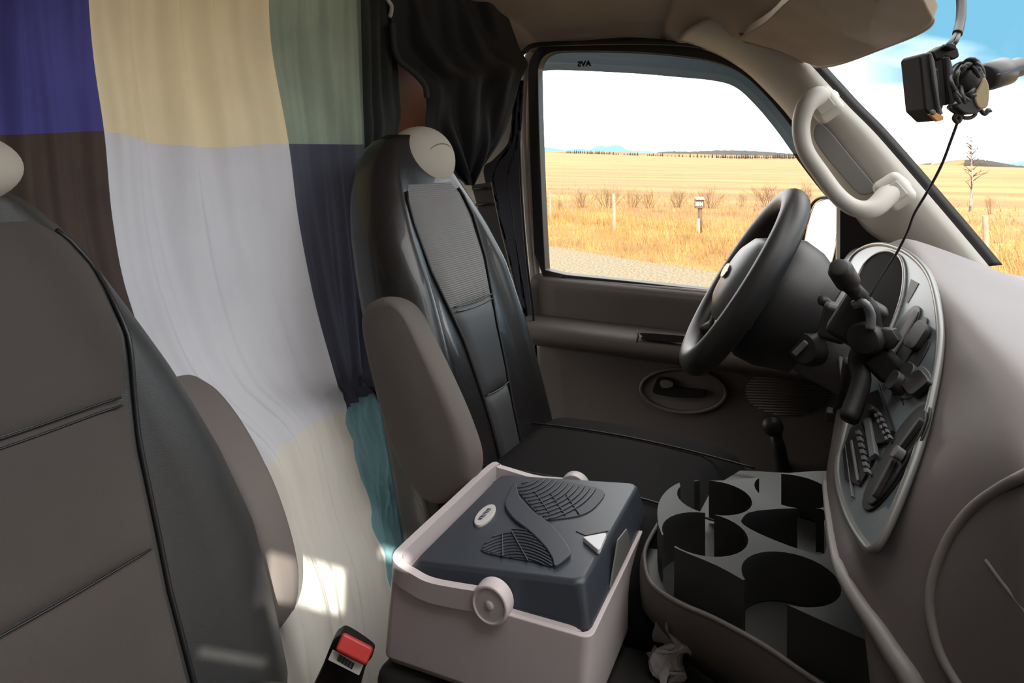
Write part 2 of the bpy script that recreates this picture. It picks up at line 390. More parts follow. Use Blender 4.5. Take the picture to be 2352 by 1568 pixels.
# posts
def post(px, pt, pb, wpx, label, tilt=0):
    b = GP(px + tilt, pb); d = (b - CAM).dot(FW); top = CAM + ray(px, pt) * d
    r = wpx * d / FPX / 2
    o = tube('fence_post', [b - V((0, 0, .1)), b.lerp(top, .5) + V((.01, 0, 0)), top], [r * 1.05, r, r * .95], 'post', None, 10); bev(o, .006, 1)
    return tag(o, label, 'fence post', 'fence posts along the field')
post(1262, 437, 508, 5.5, 'thin pale wooden fence post at the left edge of the side window', 2)
post(1409, 445, 529, 9, 'pale wooden fence post in the middle of the side window, left of the nest box', 1)
post(2262, 495, 608, 13, 'bleached crooked wooden fence post below the birch in the windscreen', 2)
# bird box on post
b = GP(1608, 536); dbx = (b - CAM).dot(FW)
def BX(px, py, k=0): return CAM + ray(px, py) * (dbx + k)
t = thing('nest_box', b, 'brown wooden nest box with white painted characters on a post in the grass', 'nest box', )
sc = dbx / FPX
tube('post', [BX(1608, 540), BX(1608, 474)], 5 * sc, 'boxwood', t, 8)
tube('marker_stake', [BX(1605, 538, -.12), BX(1605, 502, -.12)], 2.6 * sc, 'paint', t, 8)['label'] = 'white lower stake'
RB = Matrix((RT, -FW, UP)).transposed()
box('box_body', BX(1606, 468), 18 * sc, 15 * sc, 20 * sc, 'boxwood', t, RB, .004)
RB2 = RB @ Matrix.Rotation(math.radians(-14), 3, 'X')
box('box_roof', BX(1607, 455.5, -.02), 22 * sc, 22 * sc, 2.2 * sc, 'boxroof', t, RB2, .003)
tube('entrance_hole', [BX(1605, 460.5, -9 * sc), BX(1605, 460.5, -7 * sc)], 1.5 * sc, 'gloss', t, 12)
text('lettering', '387N', BX(1605.5, 468.5, -8.2 * sc), RT, UP, 13 * sc, 'paint', t, .004, .04, 17 * sc)

# leafless bushes
def bush_mesh(seed, h, spread, n, r0=.012, mname='twig2'):
    R = random.Random(seed); vfs = []
    def grow(p, d, L, r, lv):
        q = p + d * L; mid = p.lerp(q, .5) + V((R.uniform(-1, 1), R.uniform(-1, 1), 0)) * L * .06
        vfs.append(tube_vf([p, mid, q], [r, r * .8, r * .6], 4))
        if lv == 0: return
        for k in range(R.choice((2, 3))):
            nd = (d + V((R.uniform(-1, 1), R.uniform(-1, 1), R.uniform(-.1, .7))) * .55).normalized()
            grow(q if k == 0 else mid.lerp(q, R.random()), nd, L * R.uniform(.55, .85), r * .6, lv - 1)
    for k in range(n):
        a = R.uniform(0, 2 * PI); s = R.uniform(.1, 1) * spread
        grow(V((math.cos(a), math.sin(a), 0)) * s * .3, V((math.cos(a) * s, math.sin(a) * s, 1)).normalized(), h * R.uniform(.3, .45), r0, 3)
    v, f = join(*vfs); me = bpy.data.meshes.new('shrub'); me.from_pydata([tuple(x) for x in v], [], f); me.materials.append(M(mname)); return me
bm_ = [bush_mesh(i, 1.1, .8, 26, .008) for i in range(3)]
k = 0
for px, pb, hp, wx, lab in ((1252, 478, 34, .6, 'bare shrub cut by the left edge of the side window'), (1286, 484, 30, .5, 'small bare shrub between the two left fence posts'),
        (1340, 478, 48, 1.1, 'low spreading bare shrub left of the middle fence post'), (1398, 480, 58, 1.2, 'tallest bare shrub, just behind the middle fence post'),
        (1452, 478, 48, .8, 'bare shrub just right of the middle fence post'), (1488, 480, 48, .9, 'bare shrub midway between the middle fence post and the nest box'),
        (1556, 478, 50, .9, 'bare shrub just left of the nest box'), (1632, 480, 55, 1.2, 'bare shrub just right of the nest box'),
        (1703, 476, 40, .5, 'thin sparse shrub between the nest box and the big shrub'), (1768, 478, 62, 1.3, 'big dense bare shrub left of the steering wheel top'),
        (1848, 482, 70, .7, 'narrow tall bare shrub above the side mirror'), (2275, 492, 50, .4, 'small faint shrub beside the birch')):
    p = GP(px, pb); d = (p - CAM).dot(FW); o = bpy.data.objects.new('shrub', bm_[k % 3]); COL.objects.link(o)
    s = hp * d / FPX / 1.15; o.location = p; o.scale = (s * wx * 1.0, s * wx * 1.0, s); o.rotation_euler.z = k * 1.3
    tag(o, lab, 'shrub', 'leafless shrubs in the field'); k += 1
# birches
def birch(px, pb, pt, seed, label):
    p = GP(px, pb); d = (p - CAM).dot(FW); H = (pb - pt) * d / FPX
    t = thing('birch_tree', p, label, 'tree'); R = random.Random(seed)
    pts = [p + V((0, 0, -.1))] ; 
    for i in range(1, 9):
        f_ = i / 8; pts.append(p + RT * (H * (.02 * math.sin(f_ * 5) + .05 * f_ * f_)) + UP * H * f_)
    r0 = H * .021
    tube('trunk', pts, [r0 * (1 - i / 8.6) for i in range(9)], 'birch', t, 8)
    vfs = []
    for i in range(34):
        f_ = R.uniform(.28, .97); q = pts[int(f_ * 8)].lerp(pts[min(8, int(f_ * 8) + 1)], f_ * 8 % 1)
        s = 1 if R.random() < .5 else -1; L = H * .24 * (1.15 - f_) * R.uniform(.5, 1.2)
        dr = (RT * s * R.uniform(.4, 1) + FW * R.uniform(-.8, .8) + UP * R.uniform(.3, 1.1)).normalized()
        e = q + dr * L; m_ = q.lerp(e, .5) + UP * L * .05
        vfs.append(tube_vf([q, m_, e], [r0 * .28, r0 * .18, r0 * .08], 4))
        for j in range(5):
            b_ = m_.lerp(e, R.random()); e2_ = b_ + (dr + V((R.uniform(-1, 1), R.uniform(-1, 1), R.uniform(-.4, 1)))).normalized() * L * .35
            vfs.append(tube_vf([b_, e2_], [r0 * .1, r0 * .05], 3))
    v, f = join(*vfs); o = ob('branches', v, f, 'twig', t); tag(o, kind='stuff')
birch(2228, 487, 305, 4, 'bare young birch standing alone in the field through the windscreen')
birch(2082, 398, 338, 9, 'small bare tree top on the skyline beside the windscreen pillar')
# conifers on the far edge
def cone_mesh(seed):
    R = random.Random(seed); rings = []
    prof = [(0, .02), (.05, .16), (.1, .2), (.3, .15), (.35, .18), (.55, .10), (.6, .13), (.8, .05), (1, .004)]
    for h, r in prof: rings.append([V((math.cos(a * PI / 5) * r * R.uniform(.8, 1.2), math.sin(a * PI / 5) * r * R.uniform(.8, 1.2), h)) for a in range(10)])
    v, f = loft(rings); me = bpy.data.meshes.new('conifer'); me.from_pydata([tuple(x) for x in v], [], f); me.materials.append(M('conifer')); return me
cms = [cone_mesh(i) for i in range(3)]
R = random.Random(11); spots = []
CL = ((1300, 1345, 10, 352, 'leftmost sparse group of tiny conifers on the horizon in the side window'), (1347, 1403, 14, 354, 'dense row of tiny conifers on the horizon above the middle fence post'),
      (1407, 1422, 4, 356, 'small clump of tiny conifers on the horizon just right of the dense row'), (1432, 1466, 9, 357, 'group of tiny conifers on the horizon midway between fence post and nest box'),
      (1486, 1524, 9, 360, 'group of tiny conifers on the horizon left of the nest box'), (1530, 1640, 13, 361.5, 'scattered tiny conifers on the horizon above the nest box'),
      (1644, 1858, 52, 363, 'long row of dark conifers below the wooded hill at the right of the side window'), (2190, 2236, 8, 391, 'tiny dark conifers at the foot of the golden hill in the windscreen'))
for a, b_, n, yb, lab in CL:
    for i in range(n):
        px = a + (b_ - a) * (i + .5) / n + R.uniform(-.4, .4); hh = R.uniform(5, 10) if a < 1640 else (R.uniform(6, 11) if a < 1900 else R.uniform(3, 5))
        spots.append((px, yb + R.uniform(-.5, .6), hh, lab, 476 + (7 if i % 2 else -7)))
for x, y, h, lab, dd in spots:
    o = bpy.data.objects.new('conifer_tree', cms[R.randrange(3)]); COL.objects.link(o)
    p = PD(x, y, dd); s = h * dd / FPX; o.location = V((p.x, p.y, p.z - .12 * s)); o.scale = (s * 1.0, s * 1.0, s * 1.12)
    tag(o, lab, 'tree', lab)

# =================================================================== VAN SHELL
FL = .10
o = prism('floor', [(-2.3, -.15, FL), (.7, -.15, FL), (.7, 1.62, FL), (-2.3, 1.62, FL)], (0, 0, -.06), 'carpet', None, 0); tag(o, 'black carpeted van floor', 'floor', kind='structure')
# ceiling: section across the van, swept from rear to the windscreen header
def ceil_fn(u, v):
    sec = cr([V((0, 1.585, 1.322)), V((0, 1.565, 1.355)), V((0, 1.50, 1.405)), V((0, 1.38, 1.45)), V((0, 1.1, 1.48)), V((0, .75, 1.49)), V((0, .3, 1.48)), V((0, 0.0, 1.42)), V((0, -.1, 1.33))], 5)
    i = min(int(u * (len(sec) - 1)), len(sec) - 1); p = sec[i]; x = -2.3 + v * 2.12
    f = max(0, (v - .86) / .14)
    return V((x - .10 * f * max(0, (p.y - 1.1) / .5), p.y, p.z))
v, f = grid_vf(ceil_fn, 40, 24); o = solid(ob('ceiling', v, f, 'head'), .03, 0); tag(o, 'brown grey cloth headliner curving down to the door', 'ceiling', kind='structure')
# left side wall behind the driver's door
o = prism('wall_left', [(-.78, 1.60, FL), (-2.3, 1.60, FL), (-2.3, 1.60, 1.3), (-.78, 1.60, 1.3)], (0, .03, 0), 'pillar', None, .002); tag(o, 'pale grey side wall of the van behind the driver door', 'wall', kind='structure')
# painted body frame of the door opening (B pillar strip)
Pb = [PY(a, b_, 1.575) for a, b_ in cr2([(1212, 118), (1200, 150), (1196, 300), (1204, 500), (1216, 640), (1222, 800), (1226, 1000)], 4)]
Pc = [PY(a, b_, 1.575) for a, b_ in cr2([(1256, 112), (1228, 150), (1216, 300), (1226, 500), (1238, 640), (1242, 800), (1244, 1000)], 4)]
rings = []
for a, b_ in zip(Pb, Pc):
    w_ = b_ - a
    rings.append([a + V((0, .03, 0)), a, a + w_ * .25 + V((0, -.006, 0)), a + w_ * .45 + V((0, .004, 0)), a + w_ * .75 + V((0, -.004, 0)), b_, b_ + V((0, .03, 0))])
v, f = loft(rings); o = ob('trim_1', v, f, 'bpillar'); tag(o, 'beige painted metal frame strip at the rear edge of the driver door', 'trim', kind='structure')
# dark weather strip along the roof edge above the door
tube('trim_3', [PY(a, b_, 1.55) for a, b_ in cr2([(1196, 128), (1205, 118), (1228, 104), (1300, 100), (1450, 97), (1560, 100), (1640, 110)], 5)], .006, 'gasket')
tag(bpy.data.objects['trim_3'], 'thin dark rubber weather strip between the headliner and the door top', 'trim', kind='structure')

# --- driver's door
DY = 1.575
dr = thing('door_1', (-.4, DY, .5), 'grey brown driver door with large side window', 'door', None, 'structure')
inner = cr2([(1252, 620), (1246, 500), (1240, 350), (1236, 200), (1238, 150), (1262, 122), (1320, 117), (1450, 119), (1560, 128), (1640, 142), (1700, 168), (1750, 212), (1800, 270), (1850, 340), (1890, 410), (1922, 465), (1926, 480)], 5)
inner += [(1924, 560), (1922, 640), (1918, 690), (1800, 681), (1640, 667), (1450, 646), (1300, 631)]
outer = []
cx_, cy_ = 1560, 400
N = len(inner)
for i, (x, y) in enumerate(inner):
    a = inner[i - 1]; b_ = inner[(i + 1) % N]; tx, ty = b_[0] - a[0], b_[1] - a[1]; L = math.hypot(tx, ty) or 1
    wdt = 24 if x < 1320 and y < 600 else (34 if y < 330 else 15)
    outer.append((x + ty / L * wdt, y - tx / L * wdt) if True else 0)
def ringframe(name, inn, outr, y0, y1, m, parent):
    n = len(inn); v = [PY(*p, y0) for p in inn]
    vi = v; vo = [PY(*p, y0) for p in outr]
    dv = V((0, y1 - y0, 0))
    V4 = vi + vo + [p + dv for p in vi] + [p + dv for p in vo]; F = []
    for i in range(n):
        k = (i + 1) % n
        F += [(i, k, n + k, n + i), (2 * n + i, 3 * n + i, 3 * n + k, 2 * n + k), (i, 2 * n + i, 2 * n + k, k), (n + i, n + k, 3 * n + k, 3 * n + i)]
    return bev(ob(name, V4, F, m, parent), .003, 2)
# flip if outer went inwards
if PY(*outer[3], DY).x > PY(*inner[3], DY).x: outer = [(2 * a[0] - b_[0], 2 * a[1] - b_[1]) for a, b_ in zip(inner, outer)]
ringframe('window_seal', inner, outer, DY - .012, DY + .02, 'gasket', dr)['label'] = 'black rubber window seal'
# outer pane and smoke deflector
v = [PY(x, y, DY + .006) for x, y in inner]
pane = ob('window_pane', v, [tuple(range(N))], 'glass', dr, False); pane['label'] = 'clear window glass'
dfl_o = cr2([(1240, 156), (1252, 124), (1300, 112), (1450, 116), (1560, 124), (1640, 138), (1705, 165), (1760, 212), (1812, 275), (1860, 345), (1905, 420), (1928, 458)], 6)
dfl_i = cr2([(1238, 166), (1252, 162), (1300, 161), (1450, 168), (1560, 177), (1640, 185), (1690, 200), (1735, 240), (1785, 300), (1835, 370), (1885, 435), (1922, 475)], 6)
rows = [[PY(x, y, DY + .03) for x, y in dfl_o], [PY(x, y, DY + .055) for x, y in dfl_i], ]
v, f = loft(rows, False, False); de = solid(ob('rain_deflector', v, f, 'smoke', dr), .003); de['label'] = 'smoked acrylic rain deflector strip'
text('deflector_mark', 'AVS', PY(1342, 147, DY + .020), -V((1, 0, 0)), UP, .018, 'gloss', dr, .0008, .05, .036)
# lower door: profile down the door, running along X
xa, xb = -.735, -.0
prof = [(1.590, .775), (1.560, .770), (1.552, .760), (1.548, .745), (1.548, .68), (1.545, .672), (1.510, .668), (1.482, .66), (1.474, .645), (1.478, .628), (1.500, .615), (1.532, .610), (1.545, .603), (1.548, .59), (1.552, .45), (1.545, .375), (1.530, .365), (1.522, .355), (1.522, .20), (1.55, .14)]
sill0 = PY(1250, 634, DY).z; sill1 = PY(1640, 672, DY).z
pp = cr([V((0, a, b_)) for a, b_ in prof], 3)
rings = []
for i in range(31):
    x = xa + (xb + .12 - xa) * i / 30; dz = (sill0 + (sill1 - sill0) * i / 22) - .775
    rings.append([V((x, p.y, p.z + dz * max(0, (p.z - .6) / .17))) for p in pp])
v, f = loft(rings, False, False); dp = solid(ob('door_panel', v, f, 'door', dr), .012, 0); dp['label'] = 'grey brown moulded inner door panel'
# vinyl sill cap
tube('sill_cap', [PY(1236, 642, 1.566), PY(1400, 656, 1.566), PY(1560, 670, 1.566), PY(1700, 684, 1.566), PY(1900, 705, 1.566)], .011, 'doorlite', dr, 12)
# armrest end gap and pull slot
arm = prism('pull_cup', [PY(a, b_, 1.469) for a, b_ in cr2([(1480, 764), (1475, 772), (1484, 781), (1620, 792), (1700, 798), (1700, 782), (1620, 775)], 4, True)], (0, .012, 0), 'black', dr, .003); arm['label'] = 'dark recessed pull slot in the armrest'
tube('armrest_seam', [PY(1464, 756, 1.485), PY(1466, 772, 1.470), PY(1461, 790, 1.474), PY(1452, 806, 1.495), PY(1448, 812, 1.52)], .0022, 'gasket', dr, 6)
# lock knob
lathe('lock_knob', PY(1292, 648, 1.566), (0, 0, 1), [(-.012, .011), (-.004, .010), (-.003, .0035), (.012, .0035), (.013, .006), (.017, .005)], 'gloss', dr, 16)
# handle bowl
bc = (1572, 896)
ell = lambda cx, cy, rx, ry, n=40, rot=0: [(cx + rx * math.cos(a) * math.cos(rot) - ry * math.sin(a) * math.sin(rot), cy + rx * math.cos(a) * math.sin(rot) + ry * math.sin(a) * math.cos(rot)) for a in [2 * PI * i / n for i in range(n)]]
tube('handle_surround', [PY(x, y, 1.538) for x, y in ell(1570, 897, 98, 50, 48, .06)], .0045, 'door', dr, 8, True)
prism('handle_bowl', [PY(x, y, 1.541) for x, y in ell(1570, 897, 94, 46, 48, .06)], (0, .006, 0), 'bin', dr, .002)
lv = prism('door_release', [PY(a, b_, 1.530) for a, b_ in cr2([(1503, 878), (1512, 868), (1545, 872), (1552, 890), (1612, 896), (1622, 904), (1608, 914), (1545, 912), (1500, 902)], 4, True)], (0, .012, 0), 'gloss', dr, .004); lv['label'] = 'black door release lever'
prism('release_tab', [PY(a, b_, 1.524) for a, b_ in cr2([(1520, 874), (1542, 876), (1546, 888), (1524, 892), (1516, 884)], 3, True)], (0, .01, 0), 'bin', dr, .003)
# speaker grille: louvre bars inside a circle
vfs = []
for i in range(17):
    yy = 850 + i * 6.3; q = (yy - 900) / 54
    if abs(q) >= 1: continue
    hw = 98 * math.sqrt(1 - q * q)
    a = PY(1810 - hw, yy + hw * -.02, 1.543); b_ = PY(1810 + hw, yy + hw * .02 + 2, 1.543)
    vfs.append(tube_vf([a, b_], .0019, 6))
prism('speaker_recess', [PY(x, y, 1.546) for x, y in ell(1810, 901, 100, 55, 40, .02)], (0, .004, 0), 'black', dr, 0)
v, f = join(*vfs); sg = ob('speaker_grille', v, f, 'door', dr); sg['label'] = 'round louvred speaker grille'
# window crank
cb_ = PY(1800, 1075, 1.52); kn = PY(1775, 976, 1.46)
tube('window_crank', [cb_ + V((0, .03, -.01)), cb_ + V((0, -.01, 0)), PY(1790, 1030, 1.475), PY(1779, 990, 1.47)], [.014, .015, .013, .011], 'black', dr, 12)
ck = lathe('crank_knob', kn, V((.1, -1, .05)), [(-.012, .014), (0, .019), (.010, .020), (.018, .014), (.021, .008)], 'knob', bpy.data.objects['window_crank'], 20)
ck['label'] = 'round crank knob'
# black sail panel in the front corner, with metal door edge strip
prism('corner_panel', [PY(a, b_, DY - .02) for a, b_ in ((1927, 455), (1940, 452), (2010, 520), (2060, 560), (2060, 700), (2030, 900), (1928, 900))], (0, .02, 0), 'black', dr, .003)
prism('edge_strip', [PY(a, b_, DY - .024) for a, b_ in ((1921, 450), (1930, 455), (1928, 900), (1917, 900))], (0, .02, 0), 'bpillar', dr, .002)
# door front lower: kick panel towards the footwell
o = prism('wall_front', [(.13, .95, FL), (.13, 1.62, FL), (.13, 1.62, .78), (.13, .95, .78)], (.02, 0, 0), 'door', None, .002); tag(o, 'dark footwell bulkhead under the dashboard', 'wall', kind='structure')

# --- A pillar
Lp = cr2([(1560, 97), (1640, 122), (1705, 160), (1755, 205), (1812, 268), (1862, 340), (1905, 410), (1945, 470), (1990, 530), (2060, 580), (2100, 640)], 5)
Rp = cr2([(1640, 40), (1760, 85), (1850, 140), (1895, 185), (1950, 245), (2005, 300), (2060, 362), (2110, 420), (2170, 490), (2225, 555), (2275, 615)], 5)
rings = []
for (lx, ly), (rx, ry) in zip(Lp, Rp):
    L = PY(lx, ly, 1.555); R_ = PY(rx, ry, 1.47)
    n_ = V((-.35, -.93, 0)).normalized()
    ring = [L + V((0, .05, 0))]
    for k in range(0, 9):
        s = k / 8; ring.append(L.lerp(R_, s) + n_ * .028 * math.sin(PI * s) ** .6)
    ring.append(R_ + V((-.01, .06, 0))); rings.append(ring)
v, f = loft(rings); ap = ob('trim_2', v, f, 'pillar'); tag(ap, 'pale grey plastic windscreen pillar trim', 'pillar trim', kind='structure')
gs = []
for rx, ry in Rp: gs.append(PY(rx + 9, ry - 3, 1.485))
gr = []
for p in gs: gr.append([p + V((-.012, -.006, 0)), p + V((.012, -.002, .004)), p + V((.016, .05, 0)), p + V((-.010, .05, 0))])
v, f = loft(gr); o = ob('trim_4', v, f, 'gasket'); tag(o, 'black rubber edge between the pillar and the windscreen', 'trim', kind='structure')
# recess wedge behind the grab handle
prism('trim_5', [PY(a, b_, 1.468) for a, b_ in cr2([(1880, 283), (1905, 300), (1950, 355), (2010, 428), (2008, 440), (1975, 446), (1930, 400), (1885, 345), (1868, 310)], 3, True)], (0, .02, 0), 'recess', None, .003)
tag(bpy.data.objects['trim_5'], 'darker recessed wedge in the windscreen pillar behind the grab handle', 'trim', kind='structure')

# --- windscreen
ws = [(-.16, 1.50, 1.33), (-.16, -.05, 1.33), (.50, -.05, .80), (.46, 1.50, .80)]
pts = []
def ws_fn(u, v):
    a = V(ws[1]).lerp(V(ws[0]), u); b_ = V(ws[2]).lerp(V(ws[3]), u); p = a.lerp(b_, v)
    p.x += .10 * (1 - (2 * u - 1) ** 2) * (.4 + .6 * v); return p
v, f = grid_vf(ws_fn, 16, 8); o = ob('window_2', v, f, 'glass'); tag(o, 'clear raked windscreen in front of the dashboard', 'windscreen', kind='structure')

# =================================================================== SIDE MIRROR
t = thing('side_mirror', PY(1880, 640, 1.74), 'black framed door mirror reflecting bright sky outside the side window', 'mirror')
mo = cr2([(1838, 600), (1846, 540), (1860, 480), (1878, 457), (1905, 453), (1922, 462), (1926, 520), (1922, 590), (1905, 650), (1885, 690), (1865, 700), (1845, 650)], 4, True)
mc = V((0, 0, 0)); mpt = []
MN = V((-.84, -.66, .14)).normalized()                 # faces back into the cab and to the rear
mpl = PY(1885, 560, 1.74); MDn = MN.dot(mpl)
def PM(px, py, h=0): return onp(px, py, MN, MDn + h)
mpt = [PM(x, y) for x, y in mo]
prism('housing', mpt, -MN * .07, 'black', t, .012, 3)
tube('housing_rim', [PM(x, y, .002) for x, y in mo], .0035, 'black', t, 8, True)
prism('mirror_glass', [PM(x, y, .004) for x, y in cr2([(1845, 592), (1852, 540), (1864, 490), (1880, 464), (1918, 463), (1921, 520), (1914, 580), (1898, 612)], 4, True)], -MN * .003, 'mirror', t, 0)
prism('convex_mirror', [PM(x, y, .006) for x, y in cr2([(1845, 603), (1895, 622), (1888, 655), (1872, 690), (1858, 675), (1848, 645)], 4, True)], -MN * .003, 'mirror', t, 0)['label'] = 'small lower spotter mirror'
tube('mirror_arm', [PM(1890, 680, -.03), PY(1915, 720, 1.68), PY(1935, 740, 1.6)], [.02, .016, .018], 'black', t, 10)

# =================================================================== GRAB HANDLE
GY = 1.405
t = thing('grab_handle', PY(1900, 380, GY), 'pale grey curved grab handle screwed to the windscreen pillar', 'grab handle')
hp = cr([PY(1902, 232, 1.455), PY(1880, 222, 1.43), PY(1852, 243, GY), PY(1840, 290, GY - .005), PY(1850, 345, GY - .01), PY(1888, 402, GY - .01), PY(1925, 450, GY - .01), PY(1965, 478, GY - .01), PY(2005, 478, GY), PY(2040, 448, 1.43), PY(2068, 428, 1.455)], 6)
n = len(hp); rr = [.0155 + .008 * (abs(2 * i / (n - 1) - 1) ** 3) for i in range(n)]
tube('grip', hp, rr, 'handle', t, 16)
def pad(px, py, k):
    c = PY(px, py, 1.435); u = (PY(px + 30, py + 36, 1.435) - c).normalized(); a = V((0, -1, 0)); w_ = u.cross(a).normalized()
    R3 = Matrix((u, w_, a)).transposed()
    box('end_mount', c + V((0, .004, 0)), .062, .055, .03, 'handle', t, R3, .014, 4)
    box('screw_cover', c + V((.0, -.012, 0)), .030, .030, .004, 'handle', t, R3, .0015, 2)
pad(1892, 240, 0); pad(2054, 440, 1)

# =================================================================== SUN VISOR
VN = V((.35, .21, 1)); VD = VN.dot(V((-.215, 1.4, 1.28)))
def PVs(px, py, h=0): return onp(px, py, VN, VD + h)
t = thing('sun_visor', PVs(1900, 60), 'tan cloth sun visor folded against the roof above the windscreen', 'sun visor')
vo = cr2([(1704, 88), (1760, 50), (1830, -10), (1960, -60), (2090, -30), (2135, 30), (2138, 55), (2100, 80), (2020, 112), (1940, 142), (1895, 152), (1862, 149), (1790, 118), (1730, 100)], 5, True)
prism('visor_pad', [PVs(x, y) for x, y in vo], VN.normalized() * .022, 'visor', t, .009, 4)
tube('visor_hem', [PVs(x, y, .011) for x, y in vo], .0035, 'head', t, 6, True)
tube('hinge_rod', [PVs(1722, 96, .012), PY(1700, 75, 1.46), PY(1690, 60, 1.5)], .006, 'recess', t, 8)
# header trim between pillar and headliner
hd = [[PY(a, b_, y) for (a, b_, y) in r] for r in (
    [(1520, 98, 1.56), (1600, 100, 1.53), (1700, 104, 1.50), (1800, 122, 1.47), (1870, 150, 1.46)],
    [(1520, 60, 1.53), (1620, 70, 1.50), (1700, 84, 1.46), (1780, 98, 1.44), (1870, 120, 1.40)],
    [(1540, 0, 1.46), (1660, 10, 1.42), (1740, 30, 1.38), (1840, 40, 1.33), (1960, 50, 1.25)],
    [(1560, -60, 1.38), (1700, -60, 1.32), (1800, -50, 1.25), (1900, -30, 1.15), (2060, -20, 1.0)])]
v, f = loft([cr(r, 5) for r in hd], False, False); o = solid(ob('ceiling_front', v, f, 'head'), .012, 1); tag(o, 'front corner of the cloth headliner above the sun visor', 'ceiling', kind='structure')

# =================================================================== DASHBOARD
def facex(y, z):                                 # rear face of the dash: sloped under the bezel, steeper on the passenger side
    p = BD - .13 * y + .63 * z; k = max(0, min(1, (.66 - y) / .12)); k = k * k * (3 - 2 * k)
    zr = .845; q = (BD - .13 * y + .63 * zr) + (z - zr) * (-.05)
    return p + (q - p) * k if z < zr else p
def PDash(px, py, h=0):
    r = ray(px, py); t = .15
    while t < 1.6:
        p = CAM + r * t
        if p.x > facex(p.y, p.z): break
        t += .002
    lo, hi = t - .002, t
    for _ in range(14):
        md = (lo + hi) / 2; p = CAM + r * md
        if p.x > facex(p.y, p.z): hi = md
        else: lo = md
    p = CAM + r * hi; return p - V((1, .13, -.2)).normalized() * h
def zlowY():
    P = [PDash(x, y) for x, y in cr2([(1905, 1090), (1910, 1190), (1930, 1290), (1970, 1390), (2003, 1470), (2012, 1560), (2020, 1700)], 5)]
    return sorted([(p.y, p.z) for p in P])
ZL = zlowY(); y0, z0_ = ZL[-1]
def zlow(y):
    if y > y0: return z0_ + min(.07, (y - y0) * .3)
    if y < ZL[0][0]: return ZL[0][1]
    return interp(y, ZL)
def zcrest(y): return interp(y, [(-.1, .86), (.4, .875), (.6, .885), (.8, .895), (1.0, .905), (1.15, .92), (1.27, .925), (1.36, .90), (1.5, .876)])
dt = thing('dashboard', (.1, .75, .8), 'large grey vinyl dashboard with oval instrument bezel, right of the steering wheel', 'dashboard')
rings = []
ys = [-.10 + 1.64 * i / 82 for i in range(83)]
for y in ys:
    zl, zc = zlow(y), zcrest(y); rr = .022 if y > .75 else .022 + (.75 - y) * .06
    P = [V((facex(y, zl) + .16, y, zl - .05)), V((facex(y, zl) + .05, y, zl - .035)), V((facex(y, zl) + .008, y, zl - .014)), V((facex(y, zl) - .003, y, zl + .004)), V((facex(y, zl + .03), y, zl + .03))]
    zt = zc - rr * .9
    for k in range(1, 8): z = zl + .03 + (zt - zl - .03) * k / 7; P.append(V((facex(y, z), y, z)))
    xt = facex(y, zt); P += [V((xt + rr * .36, y, zt + rr * .48)), V((xt + rr * .9, y, zc - rr * .08)), V((xt + rr * 1.7, y, zc - .002))]
    x1 = xt + rr * 1.7
    for k in range(1, 6): s = k / 5; P.append(V((x1 + (.30 - x1) * s, y, (zc - .002) + (.832 - zc) * s ** 1.1)))
    P += [V((.42, y, .80)), V((.52, y, .78))]
    rings.append(cr(P, 2))
v, f = loft(rings, False, False); dashp = ob('dash_pad', v, f, 'dash', dt); dashp['label'] = 'grey grained vinyl dash pad'
# bezel
bz = cr2([(2040, 563), (2095, 588), (2138, 640), (2158, 730), (2157, 820), (2132, 950), (2098, 1065), (2040, 1208), (2006, 1262), (1982, 1245), (1950, 1190), (1928, 1120), (1924, 1065), (1936, 1010), (1946, 950), (1936, 860), (1926, 760), (1934, 660), (1955, 595), (1992, 566)], 6, True)
bezel = prism('bezel', [PB(x, y, .006) for x, y in bz], BU * .004, 'bezel', dt, .001); bezel['label'] = 'silver grey oval instrument bezel'
tube('bezel_rim', [PB(x, y, .006) for x, y in bz], .0038, 'bezelrim', dt, 10, True)
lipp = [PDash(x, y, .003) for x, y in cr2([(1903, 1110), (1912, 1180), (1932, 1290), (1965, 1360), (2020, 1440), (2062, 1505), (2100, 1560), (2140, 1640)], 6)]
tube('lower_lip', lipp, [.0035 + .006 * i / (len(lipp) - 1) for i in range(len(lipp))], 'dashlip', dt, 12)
# recess of the gauges
clo = cr2([(1957, 690), (1964, 655), (1985, 608), (2015, 582), (2045, 577), (2068, 592), (2077, 625), (2072, 680), (2050, 745), (2022, 800), (1990, 800), (1965, 760)], 5, True)
lens = prism('instrument_cluster', [PB(x, y, .0075) for x, y in clo], BU * .003, 'cluster', dt, .001); lens['label'] = 'dark oval gauge cluster hood'
tube('hood_edge', [PB(x, y, .008) for x, y in clo], .0025, 'bezelrim', lens, 8, True)
def slot(name, a, b_, wd, h0, h1, m, lab=None, parent=None, e=2.2):
    ax, ay = a; bx, by = b_; L = math.hypot(bx - ax, by - ay); ux, uy = (bx - ax) / L, (by - ay) / L; P = []
    for i in range(28):
        t_ = 2 * PI * i / 28; c, s = math.cos(t_), math.sin(t_)
        c = abs(c) ** (2 / e) * (1 if c > 0 else -1); s = abs(s) ** (2 / e) * (1 if s > 0 else -1)
        P.append(((ax + bx) / 2 + ux * c * L / 2 - uy * s * wd / 2, (ay + by) / 2 + uy * c * L / 2 + ux * s * wd / 2))
    o = prism(name, [PB(x, y, h1) for x, y in P], BU * (h1 - h0), m, parent or dt, .0008)
    if lab: o['label'] = lab
    return o
slot('vent', (2108, 702), (2022, 838), 34, .006, .0085, 'gloss', 'upper oval air vent', None, 2.6)
slot('vent_vane', (2103, 712), (2032, 832), 13, .0085, .011, 'column', None, bpy.data.objects['vent'], 3)
slot('switch_panel', (2126, 728), (2040, 868), 30, .006, .008, 'gloss', 'dark dimmer and lamp switch strip')
